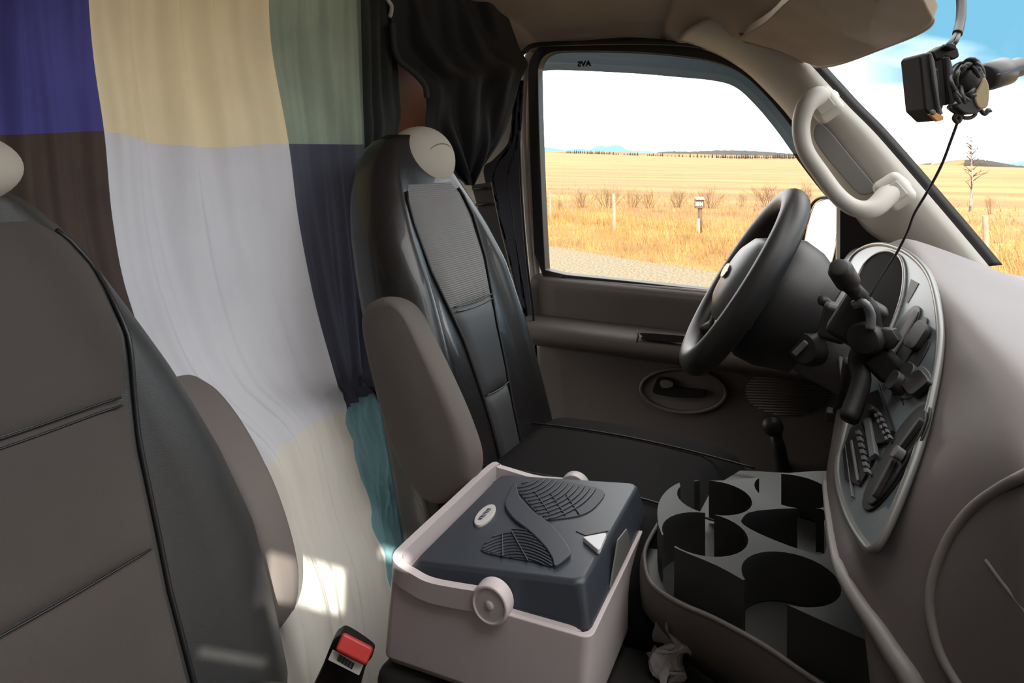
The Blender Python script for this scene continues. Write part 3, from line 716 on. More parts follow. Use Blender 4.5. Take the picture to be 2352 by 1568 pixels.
slot('headlamp_switch', (2120, 738), (2082, 796), 30, .008, .014, 'knob', 'black headlamp switch knob', None, 4)
slot('switch_panel', (2132, 778), (2048, 905), 24, .006, .008, 'black', 'second dark switch strip')
slot('heater_knob', (2092, 832), (2062, 880), 26, .008, .014, 'knob', 'round black heater knob', None, 3)
slot('switch', (2060, 850), (2035, 890), 20, .008, .020, 'knob', 'small black rocker switch', None, 3)
slot('socket_recess', (2130, 850), (2060, 905), 48, .006, .0078, 'bezel', 'recess round the accessory socket', None, 3)
slot('accessory_socket', (2122, 858), (2078, 895), 38, .008, .014, 'knob', 'square edged black accessory socket cap', None, 5)
slot('lower_vent', (2130, 928), (1985, 1170), 62, .006, .0082, 'gloss', 'long oval centre air vent', None, 2.2)
ve = bpy.data.objects['lower_vent']
slot('vent_frame', (2122, 940), (1994, 1156), 44, .0082, .0105, 'black', None, ve, 2.2)
for k, (a, b_) in enumerate((((2112, 958), (2052, 1040)), ((2048, 1050), (2002, 1138)))):
    slot('vane', a, b_, 7, .0105, .015, 'knob', None, ve, 3)
slot('vane_tab', (2062, 1022), (2046, 1048), 11, .012, .019, 'column', None, ve, 3)
# radio and heater control panels
def poly(name, pts, h0, h1, m, parent=None, lab=None, b=.0008):
    o = prism(name, [PB(x, y, h1) for x, y in pts], BU * (h1 - h0), m, parent or dt, b)
    if lab: o['label'] = lab
    return o
rad = poly('radio', [(1985, 905), (2018, 893), (2048, 985), (2030, 1014), (2014, 1018), (1976, 962)], .006, .0105, 'gloss', None, 'black radio face')
htr = poly('heater_panel', [(1952, 985), (1972, 960), (2008, 1040), (1990, 1085), (1972, 1115), (1940, 1100), (1934, 1035)], .006, .0085, 'gloss', None, 'dark heater control panel')
poly('radio_trim', [(1982, 962), (1996, 957), (2010, 1040), (1996, 1050)], .0085, .013, 'screen', rad, 'grey radio trim bar')
slot('dial', (1985, 938), (2004, 932), 15, .0105, .018, 'knob', None, rad, 2)
for i in range(5):
    for j in range(2):
        x0, y0b = 2006 + i * 6 + j * 7, 950 + i * 13 - j * 4
        poly('button', [(x0, y0b), (x0 + 5, y0b - 2), (x0 + 8, y0b + 6), (x0 + 3, y0b + 8)], .0105, .0135, 'screen', rad, None, .0004)
for i in range(7):
    for j in range(1):
        x0, y0b = 1963 + i * 3.2, 988 + i * 14.5
        poly('button', [(x0, y0b), (x0 + 9, y0b - 2), (x0 + 11, y0b + 8), (x0 + 2, y0b + 9)], .0085, .0125, 'screen', htr, None, .0004)
poly('slider_track', [(1950, 1010), (1955, 1008), (1970, 1100), (1966, 1104)], .0085, .011, 'screen', htr, 'grey slider track')
poly('slider_track', [(1939, 1020), (1941, 1020), (1957, 1138), (1954, 1140)], .006, .009, 'screen', dt, 'thin grey trim line')
poly('panel_seam', [(2050, 862), (2054, 868), (2076, 928), (2073, 930)], .006, .0068, 'gloss')
poly('panel_seam', [(2018, 880), (2021, 880), (2050, 975), (2046, 980)], .006, .0068, 'gloss')
poly('indicator_mark', [(2092, 640), (2110, 650), (2098, 672), (2084, 696), (2078, 690)], .006, .0068, 'column', None, 'small grey indicator mark')
# airbag / glove box door seam on the near right of the dash
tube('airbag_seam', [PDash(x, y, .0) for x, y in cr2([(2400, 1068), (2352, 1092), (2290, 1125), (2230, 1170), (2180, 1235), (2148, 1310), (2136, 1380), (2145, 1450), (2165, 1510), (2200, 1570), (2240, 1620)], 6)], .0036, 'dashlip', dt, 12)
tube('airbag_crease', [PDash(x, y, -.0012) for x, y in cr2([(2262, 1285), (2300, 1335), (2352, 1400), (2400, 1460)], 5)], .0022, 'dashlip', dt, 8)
# dark under dash body and lower corner
P = [PB(x, y, -.012) for x, y in cr2([(1925, 1120), (1935, 1250), (1960, 1340), (2000, 1420), (2060, 1490), (2110, 1560), (2150, 1640)], 4)]
# =================================================================== STEERING WHEEL AND COLUMN
WC = V((-.173, 1.13, .860)); WN = V((-.84, -.19, .52)).normalized()      # WN towards the driver
wu = WN.cross(V((0, 0, 1))).normalized(); wv = wu.cross(WN).normalized(); wv = wv if wv.z > 0 else -wv
t = thing('steering_wheel', WC, 'black leather steering wheel seen nearly edge on in front of the driver seat', 'steering wheel')
RW = .146
def wr(a, r, h=0): return WC + (wu * math.cos(a) + wv * math.sin(a)) * r + WN * h
tube('rim', [wr(2 * PI * i / 64, RW) for i in range(64)], .0205, 'wheel', t, 16, True)
hubp = []
for h, r in ((-.045, .02), (-.04, .066), (-.015, .076), (.0, .075), (.014, .066), (.024, .045), (.028, .0025)):
    hubp.append([wr(2 * PI * k / 36, r * (1 + .22 * abs(math.cos(2 * PI * k / 36))), h) for k in range(36)])
v, f = loft(hubp); ob('hub_pad', v, f, 'hub', t)['label'] = 'grey airbag hub pad'
for a in (math.radians(-20), math.radians(200), math.radians(-60), math.radians(240)):
    P = [wr(a, .07, -.012), wr(a, .11, -.014), wr(a, RW, 0)]
    v, f = tube_vf(P, [.021, .016, .013], 10); ob('spoke', v, f, 'wheel', t)
prism('emblem', [WC + WN * .029 + wu * math.cos(2 * PI * i / 28) * .026 + wv * math.sin(2 * PI * i / 28) * .012 for i in range(28)], WN * .002, 'chrome', t, .0005)['label'] = 'small oval chrome emblem'
tc_ = thing('steering_column', WC - WN * .1, 'grey steering column shroud with black ignition lock behind the wheel', 'steering column')
CX = V((.85, -.03, -.47)).normalized()
lathe('column_boot', WC - WN * .018, CX, [(0, .05), (.004, .092), (.03, .104), (.06, .10), (.085, .088), (.105, .080), (.11, .055)], 'wheel', tc_, 32)['label'] = 'black bowl shaped wheel boot'
cb0 = WC + CX * .085
lathe('shroud', cb0, CX, [(0, .05), (.004, .070), (.05, .073), (.12, .066), (.18, .055), (.2, .03)], 'column', tc_, 32)['label'] = 'grey plastic column shroud'
ig = PY(1852, 798, 1.055)
ax = (CAM - ig).normalized() * .6 + V((-.6, -.6, 0)); ax.normalize()
il = lathe('ignition_lock', ig, ax, [(-.03, .026), (0, .026), (.004, .023), (.012, .021), (.013, .006)], 'knob', tc_, 24)
box('lock_wing', ig + ax * .016, .008, .006, .026, 'screen', il, Matrix.Rotation(.7, 3, 'Y'), .002)
tube('stalk', [cb0 + CX * .06 + V((0, -.06, .02)), PY(1905, 700, .98), PY(1890, 690, .95)], [.008, .006, .007], 'knob', tc_, 8)

# =================================================================== PHONE MOUNT
t = thing('phone_mount', PD(1975, 780, .72), 'black articulated phone mount clamped in front of the instrument bezel', 'phone mount')
def D(px, py, d=.74): return PD(px, py, d)
ax = (D(1975, 690) - D(1928, 615, .70)).normalized()
lathe('ball_knob', D(1928, 616, .70), ax, [(-.004, .006), (-.003, .0095), (.0, .010), (.004, .0125), (.026, .0125), (.034, .008), (.045, .0065)], 'knob', t, 24)
tube('upper_arm', cr([D(1955, 660, .715), D(1978, 682), D(2000, 712), D(2006, 745), D(2006, 780)], 5), .0085, 'black', t, 10)
tube('cross_arm', cr([D(1962, 700, .73), D(1985, 696, .72), D(2000, 722, .72), D(1998, 755, .72)], 5), .0048, 'screen', t, 8)
box('clamp', D(1968, 735, .76), .045, .03, .055, 'black', t, Matrix.Rotation(.5, 3, 'Y'), .007, 3)
box('clamp', D(1918, 740, .84), .032, .03, .045, 'knob', t, Matrix.Rotation(.2, 3, 'Y'), .007, 3)
lathe('pivot', D(1985, 778, .73), V((-.3, -1, .1)), [(-.02, .014), (-.015, .0175), (.0, .0175), (.005, .015), (.007, .006)], 'black', t, 24)
lathe('thumb_screw', D(2040, 775, .735), V((-.2, -1, .1)), [(-.02, .010), (0, .012), (.012, .012), (.014, .008)], 'knob', t, 6)
tube('lower_arm', cr([D(1985, 790), D(1970, 830, .75), D(1978, 870, .74), D(1965, 920, .73), D(1948, 965, .72)], 5), [.010] * 20 + [.008], 'black', t, 10)
tube('hook', cr([D(2030, 770), D(2026, 800), D(2018, 830), D(2024, 852), D(2040, 846)], 5), .004, 'knob', t, 8)
box('foot', D(2030, 835, .74), .03, .025, .03, 'black', t, Matrix.Rotation(.8, 3, 'Y'), .006, 3)
box('side_bracket', D(1925, 955, .86), .028, .02, .014, 'black', t, None, .003)
tube('drop_bar', [D(1950, 830, .8), D(1940, 900, .82), D(1925, 950, .86)], .007, 'black', t, 8)

# =================================================================== HANGING DEVICE ON THE WINDSCREEN
HD = .62
t = thing('dash_camera', PD(2180, 180, HD), 'black boxy dash camera with a bundle of cable hanging in front of the windscreen', 'camera')
def H(px, py, d=HD): return PD(px, py, d)
HR = Matrix((RT, -FW, UP)).transposed()
def hp_(name, pts, d, th, m, parent=t, b=.002, lab=None):
    o = prism(name, [H(x, y, d) for x, y in pts], FW * th, m, parent, b, 2)
    if lab: o['label'] = lab
    return o
hp_('housing', [(2113, 131), (2119, 122), (2140, 119), (2148, 160), (2160, 245), (2168, 275), (2152, 278), (2125, 252)], HD, .032, 'black')
hp_('side_plate', [(2140, 119), (2147, 138), (2154, 180), (2160, 240), (2168, 262), (2158, 262), (2146, 190), (2138, 130)], HD - .003, .02, 'screen', t, .001)
hp_('amber_label', [(2135, 262), (2150, 258), (2168, 267), (2167, 276), (2153, 279)], HD - .004, .004, 'amber', t, .0005, 'tan strip on the underside')
lathe('lens_button', H(2141, 258, HD - .003), -FW, [(0, .0026), (.002, .0026), (.0025, .0015)], 'screen', t, 16)
hp_('mount_plate', [(2148, 160), (2156, 155), (2168, 245), (2160, 262)], HD - .002, .03, 'black')
hp_('mount_plate', [(2180, 128), (2186, 140), (2195, 180), (2198, 230), (2190, 240), (2182, 190)], HD - .004, .03, 'screen')
hp_('mount_plate', [(2166, 130), (2178, 128), (2186, 230), (2176, 244)], HD, .03, 'black')
hp_('bracket', [(2140, 118), (2165, 104), (2185, 100), (2202, 110), (2206, 130), (2190, 138), (2172, 130), (2150, 140)], HD + .006, .012, 'black')
hp_('clip', [(2176, 108), (2182, 96), (2196, 100), (2200, 110), (2194, 116)], HD - .004, .012, 'knob')
# cable bundle
R = random.Random(5)
for k in range(9):
    c = (2222 + R.uniform(-8, 8), 190 + R.uniform(-8, 8)); rx, ry = R.uniform(18, 34), R.uniform(34, 48); ph = R.uniform(-.35, .35)
    P = [H(x, y, HD + .008 * math.sin(i * .5 + k)) for i, (x, y) in enumerate(ell(c[0], c[1], rx, ry, 26, ph))]
    tube('cable_loop', P, .0022, 'cable', t, 7, True)
o = ob('cable_core', *lathe_vf(H(2222, 150, HD + .004), (H(2224, 225) - H(2222, 150)).normalized(), [(0, .006), (.006, .011), (.015, .0135), (.024, .011), (.03, .005)], 20), 'cable', t)
hp_('tape_wrap', cr2([(2262, 178), (2272, 195), (2273, 225), (2268, 246), (2250, 248), (2240, 225), (2250, 200)], 4, True), HD - .010, .02, 'tape', t, .003, 'tan tape around the cable bundle')
hp_('cloth_wrap', cr2([(2200, 240), (2240, 215), (2255, 235), (2250, 258), (2225, 262), (2205, 252)], 4, True), HD - .008, .016, 'cable', t, .003)
tube('cable_loop', [H(x, y) for x, y in ell(2225, 262, 16, 9, 20, -.2)], .0018, 'cable', t, 6, True)
tube('cable_end', cr([H(2252, 252), H(2262, 262), H(2270, 252), H(2274, 258)], 4), .002, 'cable', t, 6)
tube('cable', cr([H(2205, -40, .66), H(2208, 10, .65), H(2206, 50, .64), H(2199, 78, .63)], 6), .0042, 'cable', t, 10)
tube('cable', cr([H(2197, 76, .63), H(2184, 95, .62), H(2170, 108, .62)], 5), .0018, 'cable', t, 7)
tube('cable', cr([H(2203, 76, .63), H(2198, 92, .62), H(2190, 104, .62)], 5), .0018, 'cable', t, 7)
tube('hook_ring', cr([H(2182, 248), H(2196, 258), H(2205, 270), H(2200, 280), H(2192, 272), H(2198, 262)], 5), .0022, 'cable', t, 7)
# plug to the right
t2 = thing('power_plug', H(2310, 165, .64), 'chunky black power plug lying right of the cable bundle', 'plug')
a, b_ = H(2262, 178, .635), H(2352, 150, .655)
axd = (b_ - a).normalized()
lathe('plug_body', a, axd, [(-.001, .006), (0, .0105), (.003, .0128), (.028, .0130), (.031, .011), (.032, .009), (.05, .009), (.051, .004)], 'cable', t2, 24)
tube('plug_ridge', [a + axd * .004 - FW * .0128, a + axd * .026 - FW * .0128], .0009, 'screen', t2, 6)
# cord running down to the phone mount
t3 = tube('lanyard_cord', cr([H(2201, 276, .62), H(2185, 320, .63), H(2162, 380, .65), H(2130, 440, .67), H(2100, 490, .69), H(2085, 530, .70), H(2060, 580, .72), H(2035, 620, .73), H(2005, 668, .735), H(1990, 700, .74)], 5), .0013, 'cable', None, 7)
tag(t3, 'thin black cord running from the hanging camera down to the phone mount', 'cord')

# =================================================================== SEATS
def seat(name, cx, x0, lab, mats, Wt, IH, cap, zmax=1.095, lean=.35, cz=(.475, 0, .235)):
    t = thing(name, (x0 - .1, cx, .45), lab, 'car seat')
    W_ = lambda z: interp(z, Wt)
    xf = lambda z: x0 - lean * (z - .72) + (.015 * math.sin((z - .5) * 6))
    Tk = lambda z: interp(z, [(.42, .15), (.8, .135), (zmax - .095, .11), (zmax - .035, .085), (zmax, .04)])
    E = 3.2
    def front(z, a):
        T = Tk(z); b_ = .028 * math.exp(-((abs(a) - .78) / .16) ** 2) * interp(z, [(.45, 1), (.85, 1), (1.0, .3), (1.08, 0)])
        return xf(z) - T / 2 + T / 2 * max(0, 1 - abs(a) ** E) ** (1 / E) + b_
    rings = []
    for i in range(46):
        z = .43 + (zmax - .43) * i / 45; w_ = W_(z); T = Tk(z); ring = []
        n = 26
        for k in range(n + 1):
            a = -math.cos(PI * k / n); ring.append(V((front(z, a), cx + w_ * a, z)))
        for k in range(1, n):
            a = math.cos(PI * k / n); ring.append(V((xf(z) - T / 2 - T / 2 * max(0, 1 - abs(a) ** E) ** (1 / E), cx + w_ * a, z)))
        rings.append(ring)
    v, f = loft(rings); bk = ob('backrest', v, f, mats['body'], t)
    ih = lambda z: interp(z, IH); zi = IH[-1][0]
    def patch(nm, za, zb, m, off=.006):
        def fn(u, v_):
            z = za + (zb - za) * v_; a = (2 * u - 1) * ih(z) / W_(z)
            e = min(1, 8 * min(u, 1 - u)); ev = min(1, 8 * min(v_, 1 - v_))
            return V((front(z, a) + off * (e ** .5) * (ev ** .5) + .0005, cx + a * W_(z), z))
        v, f = grid_vf(fn, 26, 30); return ob(nm, v, f, m, t)
    patch('upper_insert', .795, zi, mats['ins'])
    patch('middle_insert', .645, .793, mats['mid'])
    patch('lower_insert', .45, .643, mats['low'])
    for s in (-1, 1):
        P = [V((front(z, s * (ih(z) + .006) / W_(z)) + .002, cx + s * (ih(z) + .006), z)) for z in [.46 + (zi - .012 - .46) * i / 40 for i in range(41)]]
        tube('piping', P, .0028, 'piping', t, 8)
    for zz in (.794, .786, .644):
        P = [V((front(zz, a * ih(zz) / W_(zz)) + .005, cx + a * ih(zz), zz + .004 * a * a)) for a in [-.95 + 1.9 * i / 20 for i in range(21)]]
        tube('seam', P, .0012, 'piping', t, 6)
    # headrest cap poking out of the cover
    c = V((cap[0], cx + cap[3], cap[1])); rings = []
    for i in range(25):
        ph = -PI / 2 + PI * i / 24 * .999 + .0005
        rings.append([c + V((.058 * math.cos(ph) * math.cos(2 * PI * k / 48), .086 * math.cos(ph) * math.sin(2 * PI * k / 48), .072 * cap[2] * math.sin(ph))) for k in range(48)])
    v, f = loft(rings); hr = ob('headrest', v, f, 'cap', t); hr['label'] = 'pale headrest top poking out of the cover'
    tube('headrest_seam', [c + V((.0585 * math.sqrt(1 - (.66 * math.cos(q)) ** 2 - (.5 * math.sin(q)) ** 2), .0515 * math.cos(q), .036 * cap[2] * math.sin(q))) for q in [PI * i / 16 for i in range(17)]], .0012, 'recess', hr, 5)
    # cushion
    rings = []
    for i in range(24):
        s = i / 23; x = x0 + .02 + .43 * s; e = min(1, 6 * min(s + .02, 1.02 - s)) ** .5
        zc = cz[0] + cz[1] * s; hz_ = (.075 + .012 * math.sin(s * PI)) * e; wy = cz[2] * (min(1, 10 * min(s + .03, 1.03 - s)) ** .4)
        rings.append([V((x, cx + wy * (abs(math.cos(q)) ** .55) * (1 if math.cos(q) > 0 else -1), zc + hz_ * (abs(math.sin(q)) ** .6) * (1 if math.sin(q) > 0 else -1))) for q in [2 * PI * k / 36 for k in range(36)]])
    v, f = loft(rings); ob('cushion', v, f, mats['cush'], t)
    P = lambda yy: [V((x0 + .06 + .40 * i / 20, cx + yy, cz[0] + cz[1] * (.04 + .40 * i / 20) / .43 + .075 + .013 * math.sin(PI * (.06 + .40 * i / 20) / .47) + .0)) for i in range(21)]
    for yy in (-.1, .1): tube('cushion_seam', P(yy), .0016, 'piping', t, 6)
    box('seat_base', (x0 + .22, cx, .26), .42, .40, .31, 'black', t, None, .02)
    return t
ds = seat('driver_seat', 1.08, -.62, 'black vinyl driver seat with ribbed grey insert beside the side window', dict(body='leather', ins='insert', mid='insert_lo', low='insert_lo', cush='cushion'),
    [(.42, .20), (.6, .195), (.7, .19), (.85, .18), (.92, .168), (.97, .15), (1.02, .125), (1.055, .10), (1.08, .075), (1.095, .04)],
    [(.45, .03), (.6, .036), (.74, .055), (.86, .088), (.94, .094), (.985, .086), (1.005, .07)], (-.772, 1.045, .95, .045))
ps = seat('passenger_seat', .33, -.70, 'large dark grey passenger seat filling the left foreground', dict(body='leather_p', ins='suede', mid='suede', low='suede', cush='leather_p'),
    [(.42, .318), (.5, .315), (.6, .305), (.7, .275), (.8, .235), (.88, .195), (.94, .165), (.98, .135), (1.01, .105), (1.03, .06)],
    [(.45, .165), (.6, .15), (.75, .145), (.86, .15), (.93, .145), (.965, .125), (.985, .095)], (-.80, 1.040, .6, .004), 1.03, .35, (.40, .085, .255))
# folded up armrests: outline in the side plane
def armrest(name, pts, y0, y1, m, lab, seam, yt):
    t = thing(name, PY(*pts[0], y0), lab, 'armrest')
    P = [PY(x, y, yt) for x, y in cr2(pts, 5, True)]
    c = sum(P, V()) / len(P); rings = []
    for k, (s, yy) in enumerate(((.80, y0 - .004), (.93, y0), (.985, y0 + .006), (1, y0 + .018), (1, y1 - .018), (.985, y1 - .006), (.93, y1), (.8, y1 + .004))):
        rings.append([V((c.x + (p.x - c.x) * (1 - (1 - s) * 1.0), yy, c.z + (p.z - c.z) * (1 - (1 - s) * .35))) for p in P])
    v, f = loft(rings); ob('arm_pad', v, f, m, t)
    if seam: tube('arm_seam', [PY(x, y, y0 + .0015) for x, y in cr2(seam, 5)], .0011, 'suede', t, 6)
    return t
a1 = armrest('armrest', [(838, 745), (850, 700), (880, 683), (915, 690), (945, 722), (985, 800), (1030, 890), (1070, 980), (1092, 1050), (1088, 1100), (1050, 1140), (1005, 1150), (960, 1110), (920, 1040), (890, 960), (860, 850)], .880, .925, 'arm',
    'grey brown padded armrest folded upright against the driver seat', [(880, 690), (905, 730), (950, 800), (1000, 890), (1040, 970), (1062, 1035), (1066, 1090)], .895)
a2 = armrest('armrest', [(398, 872), (430, 874), (480, 920), (540, 1000), (602, 1110), (646, 1230), (668, 1330), (664, 1400), (640, 1440), (590, 1400), (540, 1300), (480, 1160), (420, 980)], .640, .69, 'arm_p',
    'pale grey brown armrest folded upright beside the foreground passenger seat', None, .67)
box('arm_bracket', PY(985, 1145, .91), .09, .05, .07, 'black', a1, None, .015, 3)

# seat belt buckle
bp = PY(812, 1500, .635)
t = thing('seat_belt_buckle', bp, 'black seat belt buckle with red release button between the seats', 'buckle')
pl = (bp - CAM).dot(FW)
def Q(px, py, k=0): return CAM + ray(px, py) * (pl + k)
bu = (Q(855, 1500) - Q(780, 1462)).normalized(); bn = (-FW + UP * .75).normalized()
bvv = bu.cross(bn).normalized()
def bb(name, px, py, w_, h_, d_, m, off=0, parent=t, bvl=.002, lab=None):
    R3 = Matrix((bu, bvv, bn)).transposed(); o = box(name, Q(px, py) + bn * off, w_, h_, d_, m, parent, R3, bvl, 3)
    if lab: o['label'] = lab
    return o
prism('housing', [Q(x, y, .012) for x, y in cr2([(762, 1478), (776, 1462), (795, 1460), (850, 1497), (853, 1512), (838, 1535), (800, 1640), (700, 1640), (735, 1545)], 3, True)], FW * .018, 'black', t, .005, 3)
bb('release_button', 816, 1490, .040, .019, .008, 'red', .004, t, .004, 'red release button')
bb('barcode_label', 795, 1521, .040, .0105, .0015, 'badge', .002, t, .0006, 'white barcode label')
for i in range(15): bb('barcode_bar', 779 + i * 2.3, 1509.5 + i * 1.42, .0006 + .0004 * (i * 7 % 3), .0062, .0006, 'inkb', .0031, bpy.data.objects['barcode_label'], 0)

# =================================================================== PATCHWORK CURTAIN
cols = [-160, None, None, None, None]
rowsY = [-60, 120, 320, 500, 700, 900, 1080, 1280, 1450, 1640]
C = {  # per control row: px of the seams (left edge, blue|cream, cream|green, right edge), y at these, depth x of the plane
 0: ((-160, 198, 620, 828), (-60, -60, -60, -60), -.93),
 1: ((-160, 212, 622, 835), (120, 120, 115, 120), -.93),
 2: ((-160, 236, 657, 842), (318, 300, 330, 332), -.93),
 3: ((-150, 256, 682, 850), (480, 500, 510, 500), -.92),
 4: ((-100, 300, 722, 850), (660, 690, 690, 690), -.90),
 5: ((-20, 390, 770, 850), (860, 880, 860, 830), -.87),
 6: ((120, 588, 792, 862), (1120, 1086, 940, 890), -.80),
 7: ((300, 640, 838, 930), (1300, 1260, 1120, 1060), -.735),
 8: ((420, 690, 888, 930), (1460, 1420, 1300, 1250), -.66),
 9: ((520, 720, 920, 985), (1680, 1660, 1600, 1500), -.60)}
def cur_row(r):
    xs, ys_, X = C[r]; n = 14; out_ = []
    for s in range(3):
        for k in range(n):
            f = k / n; out_.append((xs[s] + (xs[s + 1] - xs[s]) * f, ys_[s] + (ys_[s + 1] - ys_[s]) * f, X, s))
    out_.append((xs[3], ys_[3], X, 2)); return out_
base = [cur_row(r) for r in range(10)]
# bowed hem lines between the patches
for k in range(14, 29):
    f = (k - 14) / 14; x, y, X, s = base[2][k]; base[2][k] = (x, y + 28 * math.sin(PI * min(1, f * 1.05)) * (1 if f > .2 else f * 5) * .8 + (2 if f < .2 else 0), X, s)
    x, y, X, s = base[6][k]; base[6][k] = (x, y - 22 * math.sin(PI * f), X, s)
nr = len(base); nc = len(base[0]); SUB = 9; Vv = []; fmr = []
cols_pts = []
for c in range(nc):
    P = [PX(base[r][c][0], base[r][c][1], base[r][c][2] + (-.97 - base[r][c][2]) * max(0, 1 - c / 14) ** 1.6) for r in range(nr)]; cols_pts.append(cr(P, SUB))
# refine across
nrow = len(cols_pts[0]); grid = []
for r in range(nrow):
    line = cr([cols_pts[c][r] for c in range(nc)], 5); grid.append(line)
nC = len(grid[0])
for r, line in enumerate(grid):
    v_ = r / (nrow - 1)
    for c, p in enumerate(line):
        u = c / (nC - 1)
        amp = .017 * (1 - .75 * v_)
        w1 = math.sin(u * 38 + 2.5 * noise.noise(V((u * 6, v_ * 2, 0)))) * noise.noise(V((u * 11, v_ * 1.3, 4)))
        w2 = noise.noise(V((u * 42, v_ * 2.4, 9))) + .25 * noise.noise(V((u * 90, v_ * 4, 2)))
        d = amp * (2.0 * w1 + .75 * w2)
        if v_ > .6 and u > .62: d += .014 * noise.noise(V((u * 30 + v_ * 18, v_ * 22, 5)))
        Vv.append(p + V((d, d * .35, 0)))
F = []; fm = []
mats_ = ['c_blue', 'c_yel', 'c_grn', 'c_brn', 'c_lav', 'c_slt', 'c_wht', 'c_teal', 'c_navy']
for r in range(nrow - 1):
    band = 0 if r < 2 * SUB else (1 if r < 6 * SUB else 2)
    for c in range(nC - 1):
        colm = min(2, c // (14 * 5))
        F.append((r * nC + c, r * nC + c + 1, (r + 1) * nC + c + 1, (r + 1) * nC + c))
        fm.append([[0, 1, 2], [3, 4, 5], [6, 6, 7]][band][colm])
cu = ob('patchwork_curtain', Vv, F, mats_, None, True, fm); tag(cu, 'patchwork curtain of blue, cream, green, lavender and white panels hanging behind the seats', 'curtain')
# dark hem strip at its right edge (separate cloth tail)
def sheet(name, left, right, nu, nv, plane, m, lab, cat='curtain', amp=.012, fq=24, seed=0, bow=0, kind=None, dirv=V((1, 0, 0)), skew=0):
    Ls = cr2(left, 8); Rs = cr2(right, 8)
    def fn(u, v_):
        i = v_ * (len(Ls) - 1); a = int(min(i, len(Ls) - 2)); fr_ = i - a
        lx = Ls[a][0] + (Ls[a + 1][0] - Ls[a][0]) * fr_; ly = Ls[a][1] + (Ls[a + 1][1] - Ls[a][1]) * fr_
        j = v_ * (len(Rs) - 1); b = int(min(j, len(Rs) - 2)); fs = j - b
        rx = Rs[b][0] + (Rs[b + 1][0] - Rs[b][0]) * fs; ry = Rs[b][1] + (Rs[b + 1][1] - Rs[b][1]) * fs
        p = plane(lx + (rx - lx) * u, ly + (ry - ly) * u)
        e = min(1, 6 * u, 6 * (1 - u))
        d = amp * e * (math.sin(u * fq + skew * v_ * 6 + 2 * noise.noise(V((u * 3, v_ * 1.5, seed)))) * .6 + noise.noise(V((u * 9, v_ * 2.5, seed + 3))))
        return p + dirv * d
    v, f = grid_vf(fn, nu, nv); o = solid(ob(name, v, f, m), .002, 0); return tag(o, lab, cat, kind=kind)
sheet('curtain_tail', [(830, 880), (862, 905), (905, 990), (935, 1100), (925, 1200), (885, 1290)], [(880, 900), (905, 940), (950, 1050), (985, 1140), (985, 1220), (960, 1330)], 20, 30, lambda x, y: PX(x, y, -.70), 'c_navy', 'dark navy folded cloth edge bunched between the curtain and the driver armrest', 'curtain', .01, 18, 3)
sheet('side_drape', [(800, -60), (806, 100), (812, 250), (815, 330), (805, 500), (790, 800), (818, 910)], [(915, -60), (912, 60), (914, 180), (920, 260), (912, 320), (905, 500), (900, 900)], 40, 40, lambda x, y: PX(x, y, -.945), 'greencloth', 'narrow dark grey green drape hanging right of the patchwork curtain', 'curtain', .014, 26, 1)
# black cloth slung over the pillar: plane from behind the seat to the door post
pa = V((-1.02, 1.08, 0)); pb_ = V((-.76, 1.52, 0)); nn = V((pb_.y - pa.y, -(pb_.x - pa.x), 0)).normalized(); nd = nn.dot(pa)
BC_ = lambda x, y: onp(x, y, nn, nd)
sheet('black_drape', [(885, -60), (897, 30), (905, 110), (940, 165), (972, 195), (980, 240), (980, 300), (1020, 380), (1075, 425)],
      [(1128, -60), (1160, 20), (1178, 70), (1195, 115), (1212, 148), (1195, 185), (1180, 240), (1150, 320), (1080, 424)], 60, 60, BC_, 'blackcloth',
      'large black cloth draped from the roof down over the driver door post', 'curtain', .022, 16, 7, dirv=-nn * -1, skew=-1.6)
tube('cloth_hem', [BC_(x, y) + nn * .006 for x, y in cr2([(898, 55), (903, 110), (915, 140), (945, 165), (972, 195), (978, 225)], 5)], .007, 'greencloth', None, 8)
tag(bpy.data.objects['cloth_hem'], 'rolled dark hem hanging off the black drape beside the brown board', 'hem')
sheet('midnight_drape', [(1190, 185), (1178, 260), (1172, 320), (1135, 365), (1112, 384), (1118, 430), (1150, 560), (1180, 700)], [(1199, 185), (1198, 260), (1194, 360), (1196, 430), (1208, 560), (1226, 720), (1232, 800)], 30, 40, lambda x, y: PY(x, y, 1.53), 'navycloth', 'midnight blue cloth hanging behind the seat belt below the black drape', 'curtain', .014, 14, 11)
tube('door_cable', [PY(x, y, 1.50) for x, y in cr2([(1192, 300), (1198, 450), (1210, 600), (1222, 700), (1230, 800), (1236, 960)], 5)], .0035, 'gloss', None, 8)
tag(bpy.data.objects['door_cable'], 'glossy black cable running down the door post beside the midnight cloth', 'cable')
tube('white_cord', cr([PX(886, -8, -.90), PX(893, 4, -.90), PX(899, 14, -.90), PX(898, 30, -.90), PX(895, 38, -.90)], 5), .0045, 'wirewhite', None, 8)
tag(bpy.data.objects['white_cord'], 'short white cord end at the top edge beside the black drape', 'cord')
bo = prism('brown_board', [PX(x, y, -1.03) for x, y in ((870, 60), (984, 60), (984, 420), (870, 420))], (-.02, 0, 0), 'wood', None, .002)
tag(bo, 'brown wooden board glimpsed between the two dark drapes behind the driver seat', 'board')
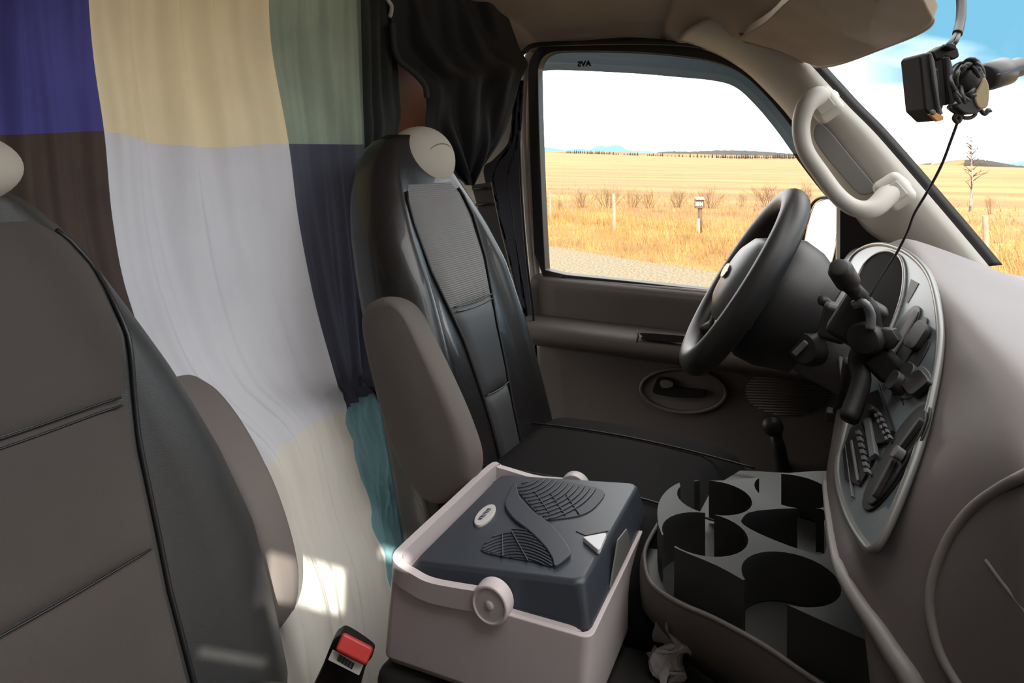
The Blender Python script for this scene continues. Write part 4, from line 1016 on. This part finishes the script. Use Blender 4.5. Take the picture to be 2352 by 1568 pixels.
# driver belt
bl = [PY(x, y, 1.40) for x, y in ((1083, 425), (1126, 418), (1150, 540), (1178, 655), (1140, 660), (1112, 545))]
v, f = prism_vf([PY(x, y, 1.40) for x, y in cr2([(1083, 425), (1098, 480), (1115, 545), (1132, 610), (1146, 665)], 4)] + [PY(x, y, 1.40) for x, y in cr2([(1180, 655), (1166, 595), (1152, 540), (1138, 475), (1127, 418)], 4)], (0, .004, 0))
t = thing('seat_belt', PY(1130, 540, 1.40), 'black seat belt webbing running down between the driver seat and the door post', 'seat belt')
ob('webbing', v, f, 'belt', t, False)
for y_, xa_, xb_ in ((468, 1093, 1137), (620, 1133, 1172), (432, 1085, 1130)): tube('keeper', [PY(xa_, y_ + 2, 1.396), PY(xb_, y_ - 2, 1.396)], .003, 'black', t, 8)

# =================================================================== ENGINE COVER AND CONSOLE
eng = prism('engine_cover', [(-.525, .66, .448), (-.525, .93, .448), (-.05, .93, .448), (.1, .93, .40), (.1, .63, .40), (-.05, .63, .448)], (0, 0, -.33), 'carpet', None, .02, 3)
tag(eng, 'black carpeted engine cover hump between the seats under the cool box', 'engine cover')
# console
TZ = .60
def T(px, py, z=TZ): return PZ(px, py, z)
t = thing('cup_holder_console', T(1750, 1220, .5), 'dark plastic console with five cup wells beside the dashboard', 'console')
top = cr2([(1512, 1205), (1510, 1170), (1520, 1140), (1545, 1116), (1580, 1104), (1660, 1103), (1740, 1096), (1820, 1085), (1920, 1082), (2000, 1100)], 4) + [(2060, 1250), (2080, 1480)] + cr2([(2000, 1474), (1900, 1430), (1800, 1384), (1730, 1345), (1650, 1300), (1560, 1262), (1525, 1240)], 4)
deck = prism('tray_deck', [T(x, y) for x, y in top], (0, 0, -.056), 'tray', t, 0)
def circ(px, py, r, z0=TZ + .01, z1=TZ - .07, n=32):
    c = T(px, py); return prism_vf([V((c.x + r * math.cos(2 * PI * k / n), c.y + r * math.sin(2 * PI * k / n), z0)) for k in range(n)], (0, 0, z1 - z0))
wells = [(1640, 1141, .048), (1822, 1126, .050), (1618, 1224, .050), (1815, 1326, .050)]
cut = [circ(*w_) for w_ in wells]
def pc(pts, z1=TZ - .06): return prism_vf([V((*T(x, y).xy, TZ + .01)) for x, y in pts], (0, 0, z1 - TZ - .01))
cut.append(pc(cr2([(1705, 1190), (1740, 1172), (1885, 1168), (1893, 1200), (1895, 1270), (1840, 1262), (1760, 1232), (1710, 1206)], 3, True)))
cut.append(pc([(1555, 1085), (1590, 1085), (1600, 1125), (1566, 1130)]))
cut.append(pc([(1505, 1250), (1540, 1205), (1570, 1225), (1535, 1275)]))
cut.append(pc([(1698, 1400), (1708, 1330), (1746, 1340), (1740, 1430)]))
cut.append(pc([(1735, 1085), (1770, 1070), (1790, 1110), (1760, 1120)]))
boolean(deck, cut); bev(deck, .0022, 2, 40)
deck.data.polygons.foreach_set('use_smooth', [True] * len(deck.data.polygons))
deck['label'] = 'charcoal tray deck with cup cut-outs'
# outer bin
bo_ = cr2([(1483, 1262), (1488, 1225), (1500, 1190), (1540, 1150)], 3)
binp = [(1484, 1255), (1482, 1300), (1500, 1345), (1560, 1385), (1640, 1420), (1750, 1480), (1860, 1555), (1960, 1620)]
zt, zb = .553, .43
rings = []
P = [T(x, y, zt) for x, y in cr2([(1520, 1190)] + binp, 5)]
Pl = [T(x, y, zb) for x, y in cr2([(1540, 1260), (1492, 1330), (1492, 1390), (1515, 1450), (1560, 1500), (1640, 1560), (1750, 1640), (1860, 1720), (1960, 1800)], 5)]
v, f = loft([P, [a.lerp(b_, .5) + V((-.012, -.006, 0)) for a, b_ in zip(P, Pl)], Pl], False, False)
o = solid(ob('bin_wall', v, f, 'bin', t), .004, 0); o['label'] = 'grey brown outer bin wall'
tube('bin_rim', P, .003, 'bin', t, 8)
# shelf between rim and deck, dark
v = [T(x, y, zt - .010) for x, y in cr2([(1520, 1190)] + binp, 5)] + [T(2080, 1700, zt - .012), T(2100, 1100, zt - .012), T(1700, 1080, zt - .012)]
prism('bin_floor', v, (0, 0, -.02), 'tray', t, 0)

# plastic bag under the console
R = random.Random(2)
def bagfn(u, v_):
    px = 1500 + 85 * u + 10 * math.sin(v_ * 7); py = 1430 + 170 * v_
    s = math.sin(PI * u)
    p = PD(px + (u - .5) * 30 * v_, py, .88 - .06 * s)
    return p + V((noise.noise(V((u * 5, v_ * 6, 1))), noise.noise(V((u * 5, v_ * 6, 5))), noise.noise(V((u * 6, v_ * 5, 9))))) * .022
v, f = grid_vf(bagfn, 30, 30); o = ob('plastic_bag', v, f, 'bag', None, False); solid(o, .0006); tag(o, 'crumpled clear plastic bag stuffed under the cup console', 'bag')

# =================================================================== COOL BOX
CZ = .55
def K(px, py, z=CZ): return PZ(px, py, z)
A = K(898, 1330); B = K(1355, 1462); Cc = K(1458, 1195); Dd = K(1112, 1075)
# make it a true rectangle
ux_ = (B - A).normalized(); uy_ = V((-ux_.y, ux_.x, 0)); Lx = (B - A).length; Ly = ((Cc - B).dot(uy_) + (Dd - A).dot(uy_)) / 2
def kb(x, y, z): return A + ux_ * x * Lx + uy_ * y * Ly + V((0, 0, z - CZ))
t = thing('cool_box', kb(.5, .5, .45), 'portable cool box with white body and navy lid sitting between the seats', 'cool box')
def rrect(x0, x1, y0, y1, z, r=.012, n=5):
    P = []
    ax_, ay_ = r / Lx, r / Ly
    for (cx2, cy2, a0) in ((x1 - ax_, y1 - ay_, 0), (x0 + ax_, y1 - ay_, 90), (x0 + ax_, y0 + ay_, 180), (x1 - ax_, y0 + ay_, 270)):
        for k in range(n + 1):
            a = math.radians(a0 + 90 * k / n); P.append(kb(cx2 + ax_ * math.cos(a), cy2 + ay_ * math.sin(a), z))
    return P
rings = [rrect(-.02, .99, .0, .99, .452), rrect(-.035, 1.0, -.025, 1.0, .462), rrect(-.02, 1.0, -.015, 1.005, .52), rrect(-.01, 1.01, -.01, 1.01, CZ), rrect(.012, .985, .012, .985, CZ), rrect(.03, .97, .03, .97, .47)]
v, f = loft(rings); bev(ob('box_body', v, f, 'coolw', t), .0015, 2, 30)
# white lid frame on rear (left) half and along the side
rings = [rrect(.0, .98, .008, .985, CZ - .02, .016), rrect(.0, .98, .008, .985, CZ - .001, .016), rrect(.012, .97, .02, .97, CZ + .003, .016), rrect(.05, .95, .05, .95, CZ + .003, .014)]
def lidslope(P, k): return [p + V((0, 0, k * (0))) for p in P]
v, f = loft(rings); bev(ob('lid_frame', v, f, 'coolw', t), .0015, 2, 30)
# navy lid: raised towards the right hand end
def lz(x): return CZ + .017 + .031 * x
def lidring(i, dz, flat=None, n=5):
    P = rrect(.055 + i, .99 - i * 1.2, .02 + i, .975 - i, 0, .012, n); out_ = []
    for p in P:
        q = p - A; x = q.dot(ux_) / Lx
        out_.append(V((p.x, p.y, (lz(x) + dz) if flat is None else flat)))
    return out_
rings = [lidring(0, 0, CZ - .004), lidring(0, 0, CZ + .006), lidring(.030, -.004), lidring(.042, 0)]
v, f = loft(rings); lid = ob('lid', v, f, 'cooll', t); bev(lid, .002, 2, 20); lid['label'] = 'navy grey lid'
def LP(x, y, h=0): p = kb(x, y, 0); p.z = lz(x) + h; return p
# wait points on the lid plane from pixels
def LPX(px, py, h=0):
    n_ = V((0, 0, 1)) - ux_ * (.031 / Lx); p0 = LP(0, 0, h); return onp(px, py, n_, n_.dot(p0))
# curved raised ridge across the lid
rg = cr2([(1125, 1160), (1150, 1152), (1185, 1112), (1210, 1150), (1250, 1215), (1300, 1262), (1345, 1285)], 4)
pr = [LPX(x, y, .0) for x, y in cr2([(1160, 1165), (1178, 1195), (1215, 1225), (1250, 1260), (1268, 1288), (1274, 1306), (1300, 1290), (1310, 1270), (1270, 1215), (1225, 1180), (1195, 1150), (1184, 1113), (1170, 1135)], 4, True)]
prism('lid_ridge', pr, (0, 0, .0045), 'cooll', t, .002, 3)
# rear grille: arcs
def arcs(name, c0, rs, a0, a1, m, hh=.0012, rr=.0011, sq=.55, rot=0):
    vfs = []
    for r in rs:
        P = [LPX(c0[0] + r * math.cos(math.radians(a)), c0[1] + sq * r * math.sin(math.radians(a)), hh) for a in [a0 + (a1 - a0) * k / 16 for k in range(17)]]
        vfs.append(tube_vf(P, rr, 5))
    v, f = join(*vfs); o = ob(name, v, f, m, t); return o
go = prism('grille_recess', [LPX(x, y, .0015) for x, y in cr2([(1185, 1116), (1240, 1100), (1300, 1106), (1385, 1125), (1372, 1158), (1340, 1180), (1290, 1190), (1248, 1191), (1222, 1165), (1200, 1140)], 4, True)], (0, 0, -.002), 'coolg', t, .0005)
go['label'] = 'dark vent panel on the lid'
def inside(x, y, P):
    c = False
    for i in range(len(P)):
        (x1, y1), (x2, y2) = P[i - 1], P[i]
        if (y1 > y) != (y2 > y) and x < (x2 - x1) * (y - y1) / (y2 - y1) + x1: c = not c
    return c
def ribs(lines, poly, h, r_):
    out_ = []
    for L in lines:
        run = []
        for p in L + [(-1, -1)]:
            if inside(*p, poly): run.append(p)
            else:
                if len(run) > 2: out_.append(tube_vf([LPX(*q, h) for q in run], r_, 5))
                run = []
    return join(*out_)
GR1 = cr2([(1185, 1116), (1240, 1100), (1300, 1106), (1385, 1125), (1372, 1158), (1340, 1180), (1290, 1190), (1248, 1191), (1222, 1165), (1200, 1140)], 4, True)
GR2 = cr2([(1105, 1258), (1130, 1232), (1165, 1218), (1200, 1212), (1235, 1240), (1262, 1275), (1268, 1300), (1230, 1290), (1170, 1280), (1120, 1270)], 4, True)
lines = [[(1180 + (22 + k * 13.5) * math.cos(q), 1085 + (10 + k * 8.2) * math.sin(q)) for q in [PI / 2 * z / 34 for z in range(35)]] for k in range(14)]
v, f = ribs(lines, GR1, .0022, .0011); ob('grille_ribs', v, f, 'cooll', t)
ob('grille_bars', *ribs([[(1228 + 34 * q + w_ * 30, 1128 + 50 * q + w_ * 3) for q in [z / 20 for z in range(21)]] for w_ in (0, 1.2, 2.4)], GR1, .0026, .0007), 'coold', t)
go2 = prism('grille_recess', [LPX(x, y, .0015) for x, y in cr2([(1105, 1258), (1130, 1232), (1165, 1218), (1200, 1212), (1235, 1240), (1262, 1275), (1268, 1300), (1230, 1290), (1170, 1280), (1120, 1270)], 4, True)], (0, 0, -.002), 'coolg', t, .0005)
lines = [[(1100 + 175 * q, 1216 + k * 7.0 + 22 * (q - .45) ** 2 * 4 - 8 * math.sin(q * 3)) for q in [z / 40 for z in range(41)]] for k in range(12)]
v, f = ribs(lines, GR2, .0022, .0009); ob('grille_ribs', v, f, 'cooll', t)
ob('grille_bars', *ribs([[(1153 + 2 * q, 1214 + 70 * q) for q in [z / 20 for z in range(21)]], [(1172 + 44 * q, 1214 + 80 * q) for q in [z / 20 for z in range(21)]]], GR2, .0030, .0009), 'cooll', t)
# badge
bd = prism('badge', [LPX(x, y, .0035) for x, y in ell(1114, 1181, 31, 15, 32, -.76)], (0, 0, -.004), 'badge', t, .0008)
bd['label'] = 'oval silver maker badge'
xd = LPX(1099, 1197) - LPX(1131, 1163); yd = xd.cross(V((0, 0, 1))) * -1
text('badge_lettering', 'KOOLATRON', LPX(1113, 1180, .0038), xd, V((0, 0, 1)).cross(xd), .0085, 'ink', bd, .0002, .01, .031)
# white latch triangle and its pocket
prism('latch_pocket', [LPX(x, y, .001) for x, y in ((1322, 1219), (1394, 1204), (1398, 1218), (1345, 1229))], (0, 0, -.002), 'coold', t, .0005)
lt = prism('latch', [LPX(x, y, .006) for x, y in ((1338, 1232), (1390, 1222), (1393, 1226), (1378, 1260), (1372, 1261))], (0, 0, -.006), 'white', t, .001); lt['label'] = 'white triangular latch'
# darker right end face and side notch plate
prism('end_plate', [kb(1.0, .28, CZ + .006), kb(1.0, .62, CZ + .006), kb(1.0, .55, CZ + .038), kb(1.0, .40, CZ + .045)], ux_ * -.002, 'recess', t, .0005)
# hinge discs with handle arm
def disc(px, py, yk):
    c = kb(.5, yk, CZ)
    c = onp(px, py, uy_, uy_.dot(kb(0, yk, CZ)))
    s = -1 if yk < .5 else 1
    h = lathe('hinge_disc', c, uy_ * s, [(-.01, .0225), (.005, .0225), (.008, .0213), (.0085, .0188), (.0068, .018), (.0068, .005), (.0085, .0045), (.0095, .0025)], 'coolw', t, 40)
    return h, c
h1, c1 = disc(1130, 1382, -.012); h1['label'] = 'round white hinge disc'
c2 = kb(.545, 1.012, CZ + .012); lathe('hinge_disc', c2, uy_, [(-.01, .022), (.006, .022), (.010, .020), (.0105, .004)], 'coolw', t, 40)
# carry handle folded back around the rear edge
hpnts = [c1 + V((0, 0, .001)), kb(.25, -.014, CZ + .004), kb(.12, -.013, CZ + .009), kb(.05, -.002, CZ + .0125), kb(.018, .030, CZ + .0155), kb(.012, .11, CZ + .016), kb(.012, .5, CZ + .016), kb(.016, .96, CZ + .016), kb(.06, .995, CZ + .012), kb(.3, 1.006, CZ + .006), c2]
pth = cr(hpnts, 8); rings = []
for i, p in enumerate(pth):
    a = pth[max(i - 1, 0)]; b_ = pth[min(i + 1, len(pth) - 1)]; tt = (b_ - a).normalized(); sd = tt.cross(V((0, 0, 1))).normalized(); up_ = sd.cross(tt)
    rings.append([p + sd * x * .0055 + up_ * y * .0115 for x, y in ((1, 1), (1, -1), (-1, -1), (-1, 1))])
v, f = loft(rings); bev(ob('carry_handle', v, f, 'coolw', t), .003, 3)

# =================================================================== PASSENGER SIDE (behind the photographer)
o = prism('wall_right', [(-2.3, -.12, FL), (-.95, -.12, FL), (-.95, -.12, 1.36), (-2.3, -.12, 1.36)], (0, -.03, 0), 'pillar', None, .002); tag(o, 'pale side wall behind the passenger door', 'wall', kind='structure')
q = []
BANDS = ((FL, .955, None), (.955, .985, (-.16, -.06)), (.985, 1.02, None), (1.02, 1.10, (-.10, .03)), (1.10, 1.115, None), (1.115, 1.15, (.07, .14)), (1.15, 2.4, None))
BX_ = []
for z0_2, z1_, hole in BANDS:                    # added panel, raised above the roof to block sun; slots shape its patches
    for a_, b2_ in (((-.95, 1.8),) if not hole else ((-.95, hole[0]), (hole[1], 1.8))): BX_.append((a_, b2_, z0_2, z1_))
for x0_, x1_, z0_2, z1_ in BX_:
    q.append(box_vf(((x0_ + x1_) / 2, -.135, (z0_2 + z1_) / 2), x1_ - x0_, .03, z1_ - z0_2))
o = ob('sun_block_panel', *join(*q), 'door', None, False); tag(o, 'unseen panel added in place of the passenger door, slotted to shape the sun patches', 'door', kind='structure')
